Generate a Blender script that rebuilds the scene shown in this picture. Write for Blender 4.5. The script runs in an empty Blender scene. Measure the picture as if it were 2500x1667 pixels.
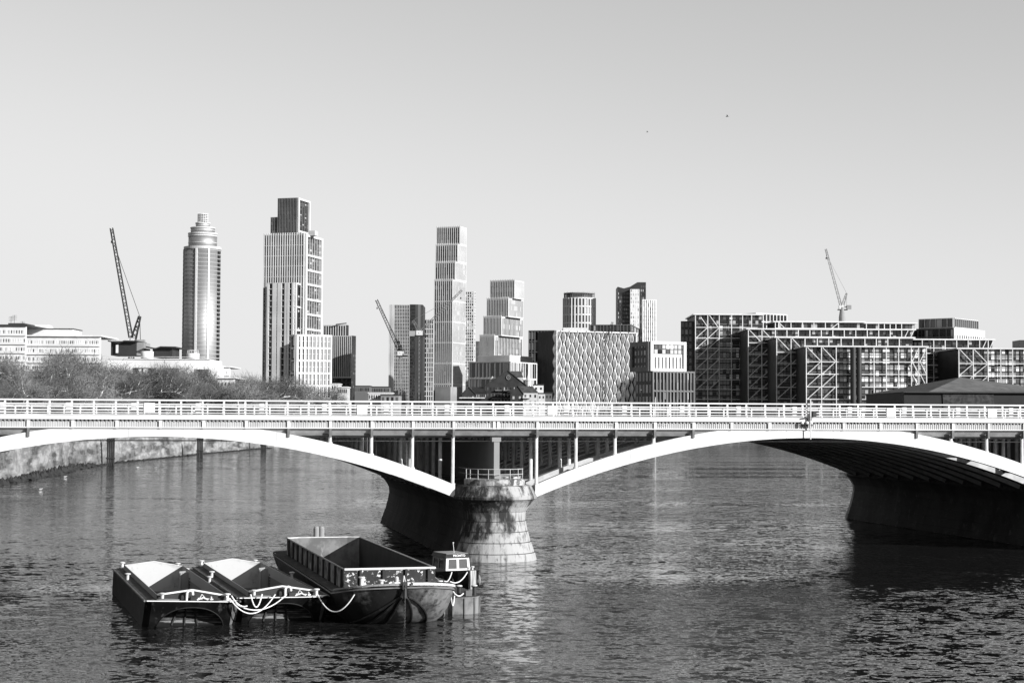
import bpy, math, random
from mathutils import Vector, Matrix
R = math.radians
rnd = random.Random(7)
scene = bpy.context.scene
col = scene.collection
# ---------------------------------------------------------------- camera
PITCH, ROLL, EYE, F = 0.04493, 0.00438, 12.16, 4100.0      # focal length in pixels of a 2500 px wide picture
cam_d = bpy.data.cameras.new("camera"); cam = bpy.data.objects.new("camera", cam_d); col.objects.link(cam)
cam_d.sensor_width = 36.0; cam_d.lens = 36.0 * F / 2500.0
cam_d.clip_start = 1.0; cam_d.clip_end = 20000.0
_f = Vector((0, math.cos(PITCH), math.sin(PITCH))); _r0 = Vector((1, 0, 0)); _u0 = _r0.cross(_f)
# scene turned clockwise by ROLL in the picture -> camera turned counter-clockwise
_r = _r0 * math.cos(ROLL) + _u0 * math.sin(ROLL); _u = _u0 * math.cos(ROLL) - _r0 * math.sin(ROLL)
cam.matrix_world = Matrix(((_r.x, _u.x, -_f.x, 0), (_r.y, _u.y, -_f.y, 0), (_r.z, _u.z, -_f.z, EYE), (0, 0, 0, 1)))
scene.camera = cam
scene.render.resolution_x = 1024; scene.render.resolution_y = 682
# ---------------------------------------------------------------- light
SUN_PHI, SUN_EL = R(55), R(20)      # to the right of straight-behind-the-camera, elevation
sun_dir = Vector((math.sin(SUN_PHI) * math.cos(SUN_EL), -math.cos(SUN_PHI) * math.cos(SUN_EL), math.sin(SUN_EL)))
sd = bpy.data.lights.new("sun", 'SUN'); sd.energy = 5.0; sd.angle = R(0.5); sd.color = (1.0, 1.0, 1.0)
sun = bpy.data.objects.new("sun", sd); col.objects.link(sun)
sun.rotation_euler = (-sun_dir).to_track_quat('-Z', 'Y').to_euler(); sun.location = (200, -200, 200)
SKY_POW, SKY_MUL = 0.75, 0.885      # black-and-white tone response of the sky
world = bpy.data.worlds.new("World"); scene.world = world; world.use_nodes = True
wn = world.node_tree; wn.nodes.clear()
sky = wn.nodes.new('ShaderNodeTexSky'); sky.sky_type = 'NISHITA'; sky.sun_disc = False
sky.sun_elevation = SUN_EL; sky.sun_rotation = math.atan2(sun_dir.x, sun_dir.y); sky.air_density = 1.0; sky.dust_density = 0.6; sky.ozone_density = 1.0
bw = wn.nodes.new('ShaderNodeRGBToBW'); bg = wn.nodes.new('ShaderNodeBackground'); wo = wn.nodes.new('ShaderNodeOutputWorld')
bg.inputs[1].default_value = 0.15
pw = wn.nodes.new('ShaderNodeMath'); pw.operation = 'POWER'; pw.inputs[1].default_value = SKY_POW
ml = wn.nodes.new('ShaderNodeMath'); ml.operation = 'MULTIPLY'; ml.inputs[1].default_value = SKY_MUL
wn.links.new(sky.outputs[0], bw.inputs[0]); wn.links.new(bw.outputs[0], pw.inputs[0]); wn.links.new(pw.outputs[0], ml.inputs[0]); sm = wn.nodes.new('ShaderNodeMath'); sm.operation = 'SMOOTH_MIN'; sm.inputs[1].default_value = 2.93; sm.inputs[2].default_value = 0.75
wn.links.new(ml.outputs[0], sm.inputs[0]); wn.links.new(sm.outputs[0], bg.inputs[0]); wn.links.new(bg.outputs[0], wo.inputs[0])
scene.view_settings.view_transform = 'Standard'; scene.view_settings.look = 'None'
scene.view_settings.exposure = 0.9; scene.view_settings.gamma = 1.0
scene.render.engine = 'CYCLES'
# ---------------------------------------------------------------- picture geometry -> world
def ray(px, py):
    X = px - 1250.0; Y = py - 833.5; c, s = math.cos(ROLL), math.sin(ROLL)
    x = (X * c + Y * s) / F; z = -(-X * s + Y * c) / F; cp, sp = math.cos(PITCH), math.sin(PITCH)
    return Vector((x, cp - z * sp, sp + z * cp))
def at(px, py, Y):
    d = ray(px, py); t = Y / d.y; return Vector((d.x * t, Y, EYE + d.z * t))
def atz(px, py, Z):
    d = ray(px, py); t = (Z - EYE) / d.z; return Vector((d.x * t, d.y * t, Z))
# ---------------------------------------------------------------- materials (the photograph is black and white: all greys)
MATS = {}
def tone(v):      # the negative is printed hard: everything but white paint sits low
    return v * min(1.0, 0.36 + 0.75*max(0.0, v-0.1))
def mat(name, lo, hi=None, scale=1.0, rough=0.6, metal=0.0, bump=0.0, detail=6, stretch=(1, 1, 1), dist=0.0, spec=0.3, lo2=0.4, hi2=0.6):
    if name in MATS: return MATS[name]
    m = bpy.data.materials.new(name); m.use_nodes = True; nt = m.node_tree; b = nt.nodes['Principled BSDF']
    b.inputs['Roughness'].default_value = rough; b.inputs['Metallic'].default_value = metal
    b.inputs['Specular IOR Level'].default_value = spec
    hi = lo if hi is None else hi
    lo, hi = tone(lo), tone(hi)
    if hi != lo or bump:
        tc = nt.nodes.new('ShaderNodeTexCoord'); mp = nt.nodes.new('ShaderNodeMapping'); mp.inputs['Scale'].default_value = stretch
        nz = nt.nodes.new('ShaderNodeTexNoise'); nz.inputs['Scale'].default_value = scale; nz.inputs['Detail'].default_value = detail; nz.inputs['Distortion'].default_value = dist
        nt.links.new(tc.outputs['Object'], mp.inputs[0]); nt.links.new(mp.outputs[0], nz.inputs[0])
        cr = nt.nodes.new('ShaderNodeValToRGB'); cr.color_ramp.elements[0].position = lo2; cr.color_ramp.elements[1].position = hi2
        cr.color_ramp.elements[0].color = (lo, lo, lo, 1); cr.color_ramp.elements[1].color = (hi, hi, hi, 1)
        nt.links.new(nz.outputs['Fac'], cr.inputs[0]); nt.links.new(cr.outputs[0], b.inputs['Base Color'])
        if bump:
            bp = nt.nodes.new('ShaderNodeBump'); bp.inputs['Strength'].default_value = bump; bp.inputs['Distance'].default_value = 0.05
            nt.links.new(nz.outputs['Fac'], bp.inputs['Height']); nt.links.new(bp.outputs[0], b.inputs['Normal'])
    else:
        b.inputs['Base Color'].default_value = (lo, lo, lo, 1)
    MATS[name] = m; return m
def two_scale(name, a, b_, c_, s1, s2, rough=0.8, stretch1=(1, 1, 1), stretch2=(1, 1, 1), t1=(0.42, 0.56), t2=(0.45, 0.6), bump=0.3, spec=0.3):
    """base a, blotches b_, streaks c_"""
    if name in MATS: return MATS[name]
    a, b_, c_ = tone(a), tone(b_), tone(c_)
    m = bpy.data.materials.new(name); m.use_nodes = True; nt = m.node_tree; N = nt.nodes; L = nt.links; p = N['Principled BSDF']
    p.inputs['Roughness'].default_value = rough; p.inputs['Specular IOR Level'].default_value = spec
    tc = N.new('ShaderNodeTexCoord'); prev = None; nzs = []
    for s, st, t in ((s1, stretch1, t1), (s2, stretch2, t2)):
        mp = N.new('ShaderNodeMapping'); mp.inputs['Scale'].default_value = st; nz = N.new('ShaderNodeTexNoise'); nz.inputs['Scale'].default_value = s; nz.inputs['Detail'].default_value = 9; nz.inputs['Roughness'].default_value = 0.62
        L.new(tc.outputs['Object'], mp.inputs[0]); L.new(mp.outputs[0], nz.inputs[0])
        mr = N.new('ShaderNodeMapRange'); mr.inputs[1].default_value = t[0]; mr.inputs[2].default_value = t[1]; L.new(nz.outputs['Fac'], mr.inputs[0]); nzs.append((nz, mr))
    m1 = N.new('ShaderNodeMix'); m1.data_type = 'RGBA'; m1.inputs[6].default_value = (a, a, a, 1); m1.inputs[7].default_value = (b_, b_, b_, 1); L.new(nzs[0][1].outputs[0], m1.inputs[0])
    m2 = N.new('ShaderNodeMix'); m2.data_type = 'RGBA'; m2.inputs[7].default_value = (c_, c_, c_, 1); L.new(m1.outputs[2], m2.inputs[6]); L.new(nzs[1][1].outputs[0], m2.inputs[0])
    L.new(m2.outputs[2], p.inputs['Base Color'])
    bp = N.new('ShaderNodeBump'); bp.inputs['Strength'].default_value = bump; bp.inputs['Distance'].default_value = 0.06
    L.new(nzs[1][0].outputs['Fac'], bp.inputs['Height']); L.new(bp.outputs[0], p.inputs['Normal'])
    MATS[name] = m; return m
white = mat('white_paint', 0.68, 0.62, 0.4, 0.5)
white_old = mat('aged_white_paint', 0.56, 0.66, 1.5, 0.55)
grey_paint = mat('grey_paint', 0.46, 0.54, 1.2, 0.6)
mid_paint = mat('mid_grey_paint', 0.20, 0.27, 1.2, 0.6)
dark_paint = mat('dark_paint', 0.035, 0.06, 1.5, 0.5)
black = mat('black_paint', 0.012, 0.022, 2.0, 0.45)
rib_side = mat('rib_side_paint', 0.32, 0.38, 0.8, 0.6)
rib_top = mat('lit_rib_top_tone', 0.95, 0.8, 0.8, 0.7)  # tops paler than the rib sides: sky light put into the colour
flange_m = mat('flange_shade_tone', 0.08, 0.15, 0.5, 0.7, stretch=(.3, 1, 1))  # rib undersides painted dark for shade; also used on the deck slabs
rib_in = mat('inner_steel', 0.62, 0.72, 0.8, 0.6)
under = mat('steel_shade_tone', 0.06, 0.09, 0.6, 0.7)  # steel below the deck, its shade put into the dark colour
glass_d = mat('dark_glass', 0.02, rough=0.08, spec=0.6)
glass_m = mat('grey_glass', 0.16, rough=0.12, spec=0.6)
glass_l = mat('blind_behind_glass', 0.46, rough=0.3, spec=0.6)
glass_w = mat('pale_blind', 0.75, rough=0.4)
steel_glass = mat('coated_glass', 0.3, rough=0.3, metal=0.85)
conc_l = mat('pale_concrete', 0.62, 0.74, 0.05, 0.8)
conc_m = mat('grey_concrete', 0.32, 0.4, 0.08, 0.8)
conc_d = mat('dark_cladding', 0.06, 0.09, 0.1, 0.6)
brick_d = mat('dark_brick', 0.045, 0.075, 0.3, 0.85)
roof_m = mat('slate_roof', 0.10, 0.16, 0.5, 0.7)
rope_m = mat('pale_rope', 0.72, rough=0.8)
# ---------------------------------------------------------------- mesh collector
class MB:
    def __init__(s): s.v = []; s.f = []; s.m = []
    def quad(s, a, b, c, d, m=0):
        i = len(s.v); s.v += [tuple(a), tuple(b), tuple(c), tuple(d)]; s.f.append((i, i+1, i+2, i+3)); s.m.append(m)
    def poly(s, pts, m=0):
        i = len(s.v); s.v += [tuple(p) for p in pts]; s.f.append(tuple(range(i, i+len(pts)))); s.m.append(m)
    def hexa(s, P, m=0):       # 8 points: bottom ring 0-3 (ccw from above), top ring 4-7
        i = len(s.v); s.v += [tuple(p) for p in P]
        for q in ((3,2,1,0),(4,5,6,7),(0,1,5,4),(1,2,6,5),(2,3,7,6),(3,0,4,7)): s.f.append(tuple(i+k for k in q)); s.m.append(m)
    def box(s, x0, x1, y0, y1, z0, z1, m=0):
        s.hexa([(x0,y0,z0),(x1,y0,z0),(x1,y1,z0),(x0,y1,z0),(x0,y0,z1),(x1,y0,z1),(x1,y1,z1),(x0,y1,z1)], m)
    def prism(s, pts, z0, z1, m=0, mt=None):
        n = len(pts); i = len(s.v)
        s.v += [(p[0], p[1], z0) for p in pts] + [(p[0], p[1], z1) for p in pts]
        s.f.append(tuple(i+n-1-k for k in range(n))); s.m.append(m); s.f.append(tuple(i+n+k for k in range(n))); s.m.append(m if mt is None else mt)
        for k in range(n): s.f.append((i+k, i+(k+1) % n, i+n+(k+1) % n, i+n+k)); s.m.append(m)
    def beam(s, p, q, w, h=None, m=0, up=Vector((0, 0, 1))):
        p = Vector(p); q = Vector(q); h = w if h is None else h; d = q - p
        if d.length < 1e-6: return
        d.normalize(); a = d.cross(up)
        if a.length < 1e-3: a = d.cross(Vector((0, 1, 0)))
        a.normalize(); b = a.cross(d); a = a*(w/2); b = b*(h/2)
        s.hexa([p-a-b, p+a-b, q+a-b, q-a-b, p-a+b, p+a+b, q+a+b, q-a+b], m)
    def tube(s, pts, r, n=8, m=0, cap=True):
        pts = [Vector(p) for p in pts]; k = len(pts); rs = r if isinstance(r, (list, tuple)) else [r]*k
        base = len(s.v); a = None
        for j, p in enumerate(pts):
            d = (pts[min(j+1, k-1)] - pts[max(j-1, 0)])
            if d.length < 1e-9: d = Vector((0, 0, 1))
            d.normalize()
            if a is None: a = d.orthogonal().normalized()
            else:
                a = a - d*a.dot(d)
                a = d.orthogonal().normalized() if a.length < 1e-4 else a.normalized()
            b = d.cross(a)
            for t in range(n):
                ang = 2*math.pi*t/n; s.v.append(tuple(p + (a*math.cos(ang) + b*math.sin(ang))*rs[j]))
        for j in range(k-1):
            for t in range(n):
                t2 = (t+1) % n; s.f.append((base+j*n+t, base+j*n+t2, base+(j+1)*n+t2, base+(j+1)*n+t)); s.m.append(m)
        if cap:
            s.f.append(tuple(base+n-1-t for t in range(n))); s.m.append(m)
            s.f.append(tuple(base+(k-1)*n+t for t in range(n))); s.m.append(m)
    def lathe(s, c, prof, n=24, m=0, a0=0.0, a1=2*math.pi):
        base = len(s.v); full = abs(a1-a0-2*math.pi) < 1e-6; nn = n if full else n+1
        for (r, z) in prof:
            for t in range(nn):
                a = a0 + (a1-a0)*t/n; s.v.append((c[0]+r*math.cos(a), c[1]+r*math.sin(a), c[2]+z))
        for j in range(len(prof)-1):
            for t in range(n):
                t2 = (t+1) % nn; s.f.append((base+j*nn+t, base+j*nn+t2, base+(j+1)*nn+t2, base+(j+1)*nn+t)); s.m.append(m)
        if full:
            s.f.append(tuple(base+n-1-t for t in range(n))); s.m.append(m)
            s.f.append(tuple(base+(len(prof)-1)*nn+t for t in range(n))); s.m.append(m)
    def lattice(s, p, q, w, n, r=0.12, m=0, up=Vector((0, 0, 1)), w2=None):
        p = Vector(p); q = Vector(q); d = (q-p).normalized(); a = d.cross(up)
        if a.length < 1e-3: a = Vector((1, 0, 0))
        a.normalize(); b = a.cross(d); w2 = w if w2 is None else w2
        def P(t, i):
            ww = (w*(1-t) + w2*t)/2; sg = ((-1,-1),(1,-1),(1,1),(-1,1))[i]; return p + (q-p)*t + a*sg[0]*ww + b*sg[1]*ww
        for i in range(4): s.beam(P(0, i), P(1, i), r*1.4, m=m)
        for k in range(n):
            for i in range(4):
                t0, t1 = k/n, (k+1)/n; j = (i+1) % 4
                s.beam(P(t0, i if k % 2 else j), P(t1, j if k % 2 else i), r, m=m)
    def build(s, name, mats, parent=None, org=None, smooth=False):
        me = bpy.data.meshes.new(name); o = Vector(org) if org is not None else Vector((0, 0, 0))
        me.from_pydata([(x-o.x, y-o.y, z-o.z) for x, y, z in s.v], [], s.f)
        if not isinstance(mats, (list, tuple)): mats = [mats]
        for k in mats: me.materials.append(k)
        if len(mats) > 1: me.polygons.foreach_set('material_index', s.m)
        if smooth: me.polygons.foreach_set('use_smooth', [True]*len(s.f))
        me.update(); ob = bpy.data.objects.new(name, me); col.objects.link(ob)
        if parent is not None: ob.parent = parent
        elif org is not None: ob.location = o
        return ob
def empty(name, loc, label, cat, group=None, rz=0.0):
    o = bpy.data.objects.new(name, None); col.objects.link(o); o.location = loc; o.rotation_euler = (0, 0, rz)
    o.empty_display_size = 1.0; return tag(o, label, cat, group)
def tag(o, label=None, cat=None, group=None, kind=None):
    if label: o['label'] = label
    if cat: o['category'] = cat
    if group: o['group'] = group
    if kind: o['kind'] = kind
    return o
# ================================================================ SETTING: water, land
def water_mat():
    m = bpy.data.materials.new('river_water'); m.use_nodes = True; nt = m.node_tree; N = nt.nodes; L = nt.links; p = N['Principled BSDF']
    p.inputs['Base Color'].default_value = (0.010, 0.010, 0.010, 1); p.inputs['Roughness'].default_value = 0.05; p.inputs['IOR'].default_value = 1.33
    tc = N.new('ShaderNodeTexCoord')
    def noise(sc, st, det, rot=0.0, rough=0.55, dist=0.0):
        mp = N.new('ShaderNodeMapping'); mp.inputs['Scale'].default_value = st; mp.inputs['Rotation'].default_value = (0, 0, rot)
        n = N.new('ShaderNodeTexNoise'); n.inputs['Scale'].default_value = sc; n.inputs['Detail'].default_value = det; n.inputs['Roughness'].default_value = rough; n.inputs['Distortion'].default_value = dist
        L.new(tc.outputs['Object'], mp.inputs[0]); L.new(mp.outputs[0], n.inputs[0]); return n
    def vm(op, a, b): 
        v = N.new('ShaderNodeVectorMath'); v.operation = op
        for i, q in enumerate((a, b)):
            if isinstance(q, tuple): v.inputs[i].default_value = q
            elif q is not None: L.new(q, v.inputs[i])
        return v.outputs[0]
    # wavelets of several sizes; each gives a slope, so the glitter keeps its strength with distance
    total = None
    for sc, st, amp, rot in WAVES:
        n = noise(sc, st, 2.5, rot, 0.5, 0.2); v = vm('MULTIPLY', vm('SUBTRACT', n.outputs['Color'], (.5, .5, .5)), (amp*.8, amp, 0)); total = v if total is None else vm('ADD', total, v)
    big = noise(0.013, (0.5, 1.5, 1), 5, 0.2, 0.62, 0.8)
    mr = N.new('ShaderNodeMapRange'); mr.inputs[1].default_value = 0.40; mr.inputs[2].default_value = 0.60; mr.inputs[3].default_value = CALM; mr.inputs[4].default_value = 1.3
    L.new(big.outputs['Fac'], mr.inputs[0]); sc_ = N.new('ShaderNodeVectorMath'); sc_.operation = 'SCALE'; L.new(total, sc_.inputs[0]); L.new(mr.outputs[0], sc_.inputs['Scale'])
    nn = N.new('ShaderNodeVectorMath'); nn.operation = 'NORMALIZE'; L.new(vm('ADD', sc_.outputs[0], (0, 0, 1)), nn.inputs[0]); L.new(nn.outputs[0], p.inputs['Normal']); return m
WAVES = [(0.28, (1, 1.5, 1), .36, .25), (1.1, (1, 1.3, 1), .74, -.2), (3.0, (1, 1.2, 1), .62, .4)]; CALM = 0.22
wb = MB(); wb.quad((-400, -600, 0), (400, -600, 0), (400, 1000, 0), (-400, 1000, 0))
tag(wb.build('river', water_mat()), kind='structure')
LANDZ = 6.0
BANK_L = [(-86, -600), (-88, 150), (-90.7, 298), (-94.2, 340), (-100.2, 385), (-101.4, 426), (-100.5, 467), (-98.8, 535), (-94, 626), (-91, 690), (-70, 860)]
BANK_R = [(60, 868), (165, 840), (180, 500), (190, 260), (215, 100), (230, -600)]
lb = MB()
lb.poly([(x, y, LANDZ) for x, y in [(-9000, -600)] + BANK_L + BANK_R + [(9000, -600), (9000, 14000), (-9000, 14000)]])
tag(lb.build('ground', mat('ground_surface', 0.10, 0.16, 0.05, 0.9)), kind='structure')
river_wall_m = two_scale('river_wall_stone', 0.42, 0.12, 0.26, 0.30, 0.45, rough=0.9, stretch1=(.35, .25, 1.5), stretch2=(1, .7, 1.0), t1=(0.42, 0.58), t2=(0.46, 0.62))
def wall_strip(pts, z0, z1, thick, name, m, label):
    root = empty(name, (pts[len(pts)//2][0], pts[len(pts)//2][1], 0), label, 'river wall'); org = root.location
    mb = MB(); cp = MB()
    P = [Vector((x, y, 0)) for x, y in pts]
    for i in range(len(P)-1):
        a, b = P[i], P[i+1]; d = (b-a).normalized(); nrm = Vector((d.y, -d.x, 0))      # towards the river for BANK_L order
        L = (b-a).length; k = max(1, int(L/6))
        f0, f1 = a + nrm*0.6, b + nrm*0.6
        mb.quad((f0.x, f0.y, z0), (f1.x, f1.y, z0), (a.x, a.y, z1), (a.x, a.y, z1)) if False else mb.poly([(f0.x, f0.y, z0), (f1.x, f1.y, z0), (b.x, b.y, z1), (a.x, a.y, z1)])
        mb.poly([(a.x, a.y, z1), (b.x, b.y, z1), (b.x-nrm.x*0.6, b.y-nrm.y*0.6, z1), (a.x-nrm.x*0.6, a.y-nrm.y*0.6, z1)])
        cp.beam((a.x-nrm.x*.2, a.y-nrm.y*.2, z1+0.14), (b.x-nrm.x*.2, b.y-nrm.y*.2, z1+0.14), 0.75, 0.28)
    mb.build('wall_face', m, root, org); cp.build('coping', conc_m, root, org); return root
wl = wall_strip(BANK_L, -2, 6.9, 0.6, 'river_wall', river_wall_m, 'long stained river wall of the left bank seen under the left arch')
wr = wall_strip(BANK_R, -2, 6.4, 0.6, 'river_wall', river_wall_m, 'river wall of the far right bank, mostly hidden by the bridge')
def bank_x(y):
    for (x0, y0), (x1, y1) in zip(BANK_L, BANK_L[1:]):
        if y0 <= y <= y1: return x0 + (x1-x0)*(y-y0)/(y1-y0)
    return -90
# rubble and weed along the foot of the wall
def foreshore():
    mb = MB(); y = 270.0; r = random.Random(3)
    while y < 640:
        x = bank_x(y)+0.5; h = 0.9*math.exp(-((y-345)/60)**2) + 0.35
        if 400 < y < 425: h *= 0.5
        for k in range(3):
            s = r.uniform(0.5, 1.3); c = Vector((x + r.uniform(0, 1.6), y + r.uniform(-1, 1), r.uniform(-0.1, h*0.6))); sz = h*r.uniform(0.4, 1.0)
            pts = [c + Vector((s*math.cos(t)*r.uniform(.7, 1.2), s*math.sin(t)*r.uniform(.7, 1.2), -0.2)) for t in (0, 1.25, 2.5, 3.75, 5.0)]; top = c + Vector((r.uniform(-.3, .3), r.uniform(-.3, .3), sz))
            for j in range(5): mb.poly([pts[j], pts[(j+1) % 5], top])
        y += 0.9
    return mb
tag(foreshore().build('rubble_and_weed', mat('dark_weed', 0.03, 0.07, 1.0, 0.9)), 'dark rubble and weed along the foot of the left river wall', 'rubble', kind='stuff')
# timber fender piles standing in front of the left wall
pile_spots = [(270, 1135, 2.0, 7.2, 'nearest and tallest dark timber fender standing against the left river wall'), (488, 1114, 1.9, 6.4, 'second dark timber fender along the left river wall, half under the arch crown'), (643, 1098, 2.0, 6.0, 'farthest dark timber fender at the left river wall, just under the white arch')]
for px, py, w, h, lab in pile_spots:
    c = atz(px, py, 0); r_ = empty('timber_fender', (c.x, c.y, 0), lab, 'fender', 'timber fenders along the river wall')
    for k in range(4):
        mb = MB(); dx = (k-1.5)*w/4; mb.tube([(dx, rnd.uniform(-.2, .2), -3), (dx, 0, h-rnd.uniform(0, .3))], w/8.6, 8); mb.build('pile', brick_d, r_)
    for zq in (1.5, h-1.4): mb = MB(); mb.box(-w/2-.1, w/2+.1, -.42, -.24, zq, zq+.4); mb.build('waling', brick_d, r_)
# ================================================================ RAILWAY BRIDGE
TH = 0.1966; BX, BY = -1.36724, 144.23219
BU = Vector((math.cos(TH), math.sin(TH), 0)); BW = Vector((-math.sin(TH), math.cos(TH), 0))
bridge = empty('railway_bridge', (BX, BY, 0), 'long white steel arch railway bridge with round stone piers crossing the river', 'bridge', rz=TH)
# the root is turned, so the parts are written in bridge coordinates: x along, y across (0 = near face), z up
U0, U1, WD = -62.0, 92.0, 52.0
CROWN = [-28.5, 28.5, 85.5]
def ztop(x): return 11.66 - 0.00849*x*x
def zbot(x): return 10.42 - 0.00823*x*x
def arch_rib(c, w0, w1, mats, name, half=25.0):
    mb = MB(); n = 48; xs = [-half + 2*half*i/n for i in range(n+1)]
    for i in range(n):
        x0, x1 = xs[i], xs[i+1]
        if c+x1 > U1+1 and c > 50: continue
        P = [(c+x0, w0, zbot(x0)), (c+x1, w0, zbot(x1)), (c+x1, w1, zbot(x1)), (c+x0, w1, zbot(x0)), (c+x0, w0, ztop(x0)), (c+x1, w0, ztop(x1)), (c+x1, w1, ztop(x1)), (c+x0, w1, ztop(x0))]
        b = len(mb.v); mb.v += P
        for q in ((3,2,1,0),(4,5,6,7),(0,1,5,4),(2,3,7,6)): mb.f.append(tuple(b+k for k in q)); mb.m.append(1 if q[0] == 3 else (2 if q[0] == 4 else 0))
        if i == 0: mb.f.append((b, b+4, b+7, b+3)); mb.m.append(0)
        if i == n-1: mb.f.append((b+1, b+2, b+6, b+5)); mb.m.append(0)
    return mb.build(name, mats, bridge)
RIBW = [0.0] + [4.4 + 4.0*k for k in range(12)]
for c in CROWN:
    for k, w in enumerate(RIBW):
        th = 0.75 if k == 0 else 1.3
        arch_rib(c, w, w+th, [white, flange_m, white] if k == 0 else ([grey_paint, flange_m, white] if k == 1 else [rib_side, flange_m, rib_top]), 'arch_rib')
# thin flange lines and seams on the near ribs
for c in CROWN:
    for x in (-16.5, -2.2, 2.2, 9.9, -24.6):
        if c+x < U1: mb = MB(); mb.box(c+x-.02, c+x+.02, -0.012, 0.0, zbot(x)+.02, ztop(x)-.02); mb.build('rib_seam', grey_paint, bridge)
# cross bracing between ribs (seen from below)
for c in CROWN:
    mb = MB()
    for i in range(-6, 7):
        x = i*3.5
        if c+x > U1: continue
        mb.box(c+x-.15, c+x+.15, 0.75, WD-3, zbot(x)+.35, zbot(x)+.75)
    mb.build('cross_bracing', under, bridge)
# deck
for k in range(13):
    w = 0.02 if k == 0 else 4.4+4.0*(k-1)-.7
    mb = MB(); mb.box(U0, U1, w, (2.75 if k == 0 else w+2.7), 11.72, 12.05); mb.build('deck_slab', flange_m, bridge)
mb = MB()
for k in range(13):
    w = 1.0 + 4.0*k; mb.box(U0, U1, w, w+.45, 10.42, 11.72)
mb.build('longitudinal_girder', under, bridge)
mb = MB(); u = -57.75+.0
n = -17
while u < U1:
    mb.box(u-.2, u+.2, 0.6, WD, 10.75, 11.71); u += 3.5
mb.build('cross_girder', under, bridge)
mb = MB(); mb.box(U0, U1, -0.34, 0.02, 11.83, 12.2); mb.box(U0, U1, -0.40, 0.0, 12.2, 12.26); mb.build('edge_beam', white, bridge)
# dentils: small brackets under the edge beam
mb = MB(); mb.box(U0, U1, -0.05, 0.0, 11.68, 11.83, 1); u = U0
while u < U1:
    mb.box(u, u+.16, -0.16, -0.05, 11.69, 11.828, 0); u += .32
mb.build('edge_bracket', [grey_paint, conc_d], bridge)
# corrugated side sheet
mb = MB(); mb.box(U0, U1, -0.03, 0.0, 11.22, 11.68); u = U0
while u < U1: mb.box(u, u+.09, -0.075, -0.03, 11.22, 11.68); u += .19
mb.build('corrugated_side', mat('side_sheet', 0.5, 0.56, 0.7, 0.6), bridge)
mb = MB(); mb.box(U0, U1, -0.18, 0.0, 11.13, 11.215); mb.build('side_ledge', white, bridge)
mb = MB(); mb.hexa([(U0, .42, 10.72), (U1, .42, 10.72), (U1, .5, 10.72), (U0, .5, 10.72), (U0, -.02, 11.125), (U1, -.02, 11.125), (U1, .1, 11.125), (U0, .1, 11.125)]); mb.build('sloping_panel', grey_paint, bridge)
mb = MB(); mb.tube([(U0, .52, 10.62), (U1, .52, 10.62)], .12, 8); mb.tube([(U0, .9, 10.45), (U1, .9, 10.45)], .09, 8); mb.build('pipe', mid_paint, bridge)
mb = MB(); mb.tube([(-57, 1.6, 10.08), (57, 1.6, 10.08)], .05, 6); mb.build('pipe', grey_paint, bridge)
def graffiti(u0, n, z, h, seed):
    r = random.Random(seed); mb = MB(); u = u0
    for k in range(n):
        pts = [(u + h*.5*math.cos(a)*r.uniform(.6, 1.3), -.09, z + h*.5*math.sin(a)*r.uniform(.6, 1.2)) for a in [r.uniform(0, 1)+j*.9 for j in range(r.randint(4, 7))]]; mb.tube(pts, .014, 4); u += h*.8
    mb.build('graffiti', white, bridge)
graffiti(-3.1, 7, 11.5, .3, 3); graffiti(9.3, 8, 11.48, .22, 4); graffiti(14.5, 6, 11.52, .22, 5)
# posts on the near side and the spandrel columns below
def near_crown(u): return min(CROWN, key=lambda c: abs(u-c))
post_u = []
for n in range(-6, 38):
    if n == 11: post_u += [-.16, .2]
    else: post_u.append((n-11)*3.5 + (.15 if n > 11 else -.15))
pm = MB(); pm.box(-.12, .12, -.2, 0, 11.12, 11.86)
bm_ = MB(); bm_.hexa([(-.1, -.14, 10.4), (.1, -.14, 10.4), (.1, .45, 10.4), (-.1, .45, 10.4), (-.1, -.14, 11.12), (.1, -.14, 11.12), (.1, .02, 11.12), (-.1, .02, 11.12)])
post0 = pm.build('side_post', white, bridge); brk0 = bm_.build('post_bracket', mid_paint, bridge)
first = True
for u in post_u:
    c = near_crown(u); zt = ztop(u-c)
    if u > U1: continue
    if zt < 11.75:
        p = post0 if first else post0.copy()
        if not first: col.objects.link(p)
        p.location = (u, 0, 0)
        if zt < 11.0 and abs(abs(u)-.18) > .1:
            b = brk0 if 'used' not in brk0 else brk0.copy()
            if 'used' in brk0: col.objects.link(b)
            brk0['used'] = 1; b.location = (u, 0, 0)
        first = False
for o in list(col.objects):
    if 'used' in o: del o['used']
# spandrel columns: near row and every inner row
rest = MB(); ncol = 0
rows = [(.36, .15)] + [(w+.3, .17) for w in RIBW[1:]]
for ri, (w, rr) in enumerate(rows):
    for u in post_u:
        if abs(abs(u)-.18) < .1: continue
        for dx in ((0,) if ri == 0 else (-.42, .42)):
            uu = u+dx; c = near_crown(uu); zt = ztop(uu-c)
            if uu > U1 or abs(uu-c) > 25.2 or zt > 10.1: continue
            ztp = 10.42 if ri == 0 else 10.8
            if ri < 3 and ncol < 100 and -50 < uu < 55:
                m2 = MB(); m2.tube([(uu, w, zt-.1), (uu, w, ztp)], rr, 10); m2.lathe((uu, w, zt-.05), [(rr+.07, 0), (rr+.07, .12), (rr, .14)], 10)
                m2.build('spandrel_column', white_old, bridge, smooth=False); ncol += 1
            else: rest.tube([(uu, w, zt-.1), (uu, w, ztp)], rr, 8)
tag(rest.build('spandrel_column', white_old, bridge), kind='stuff')
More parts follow.
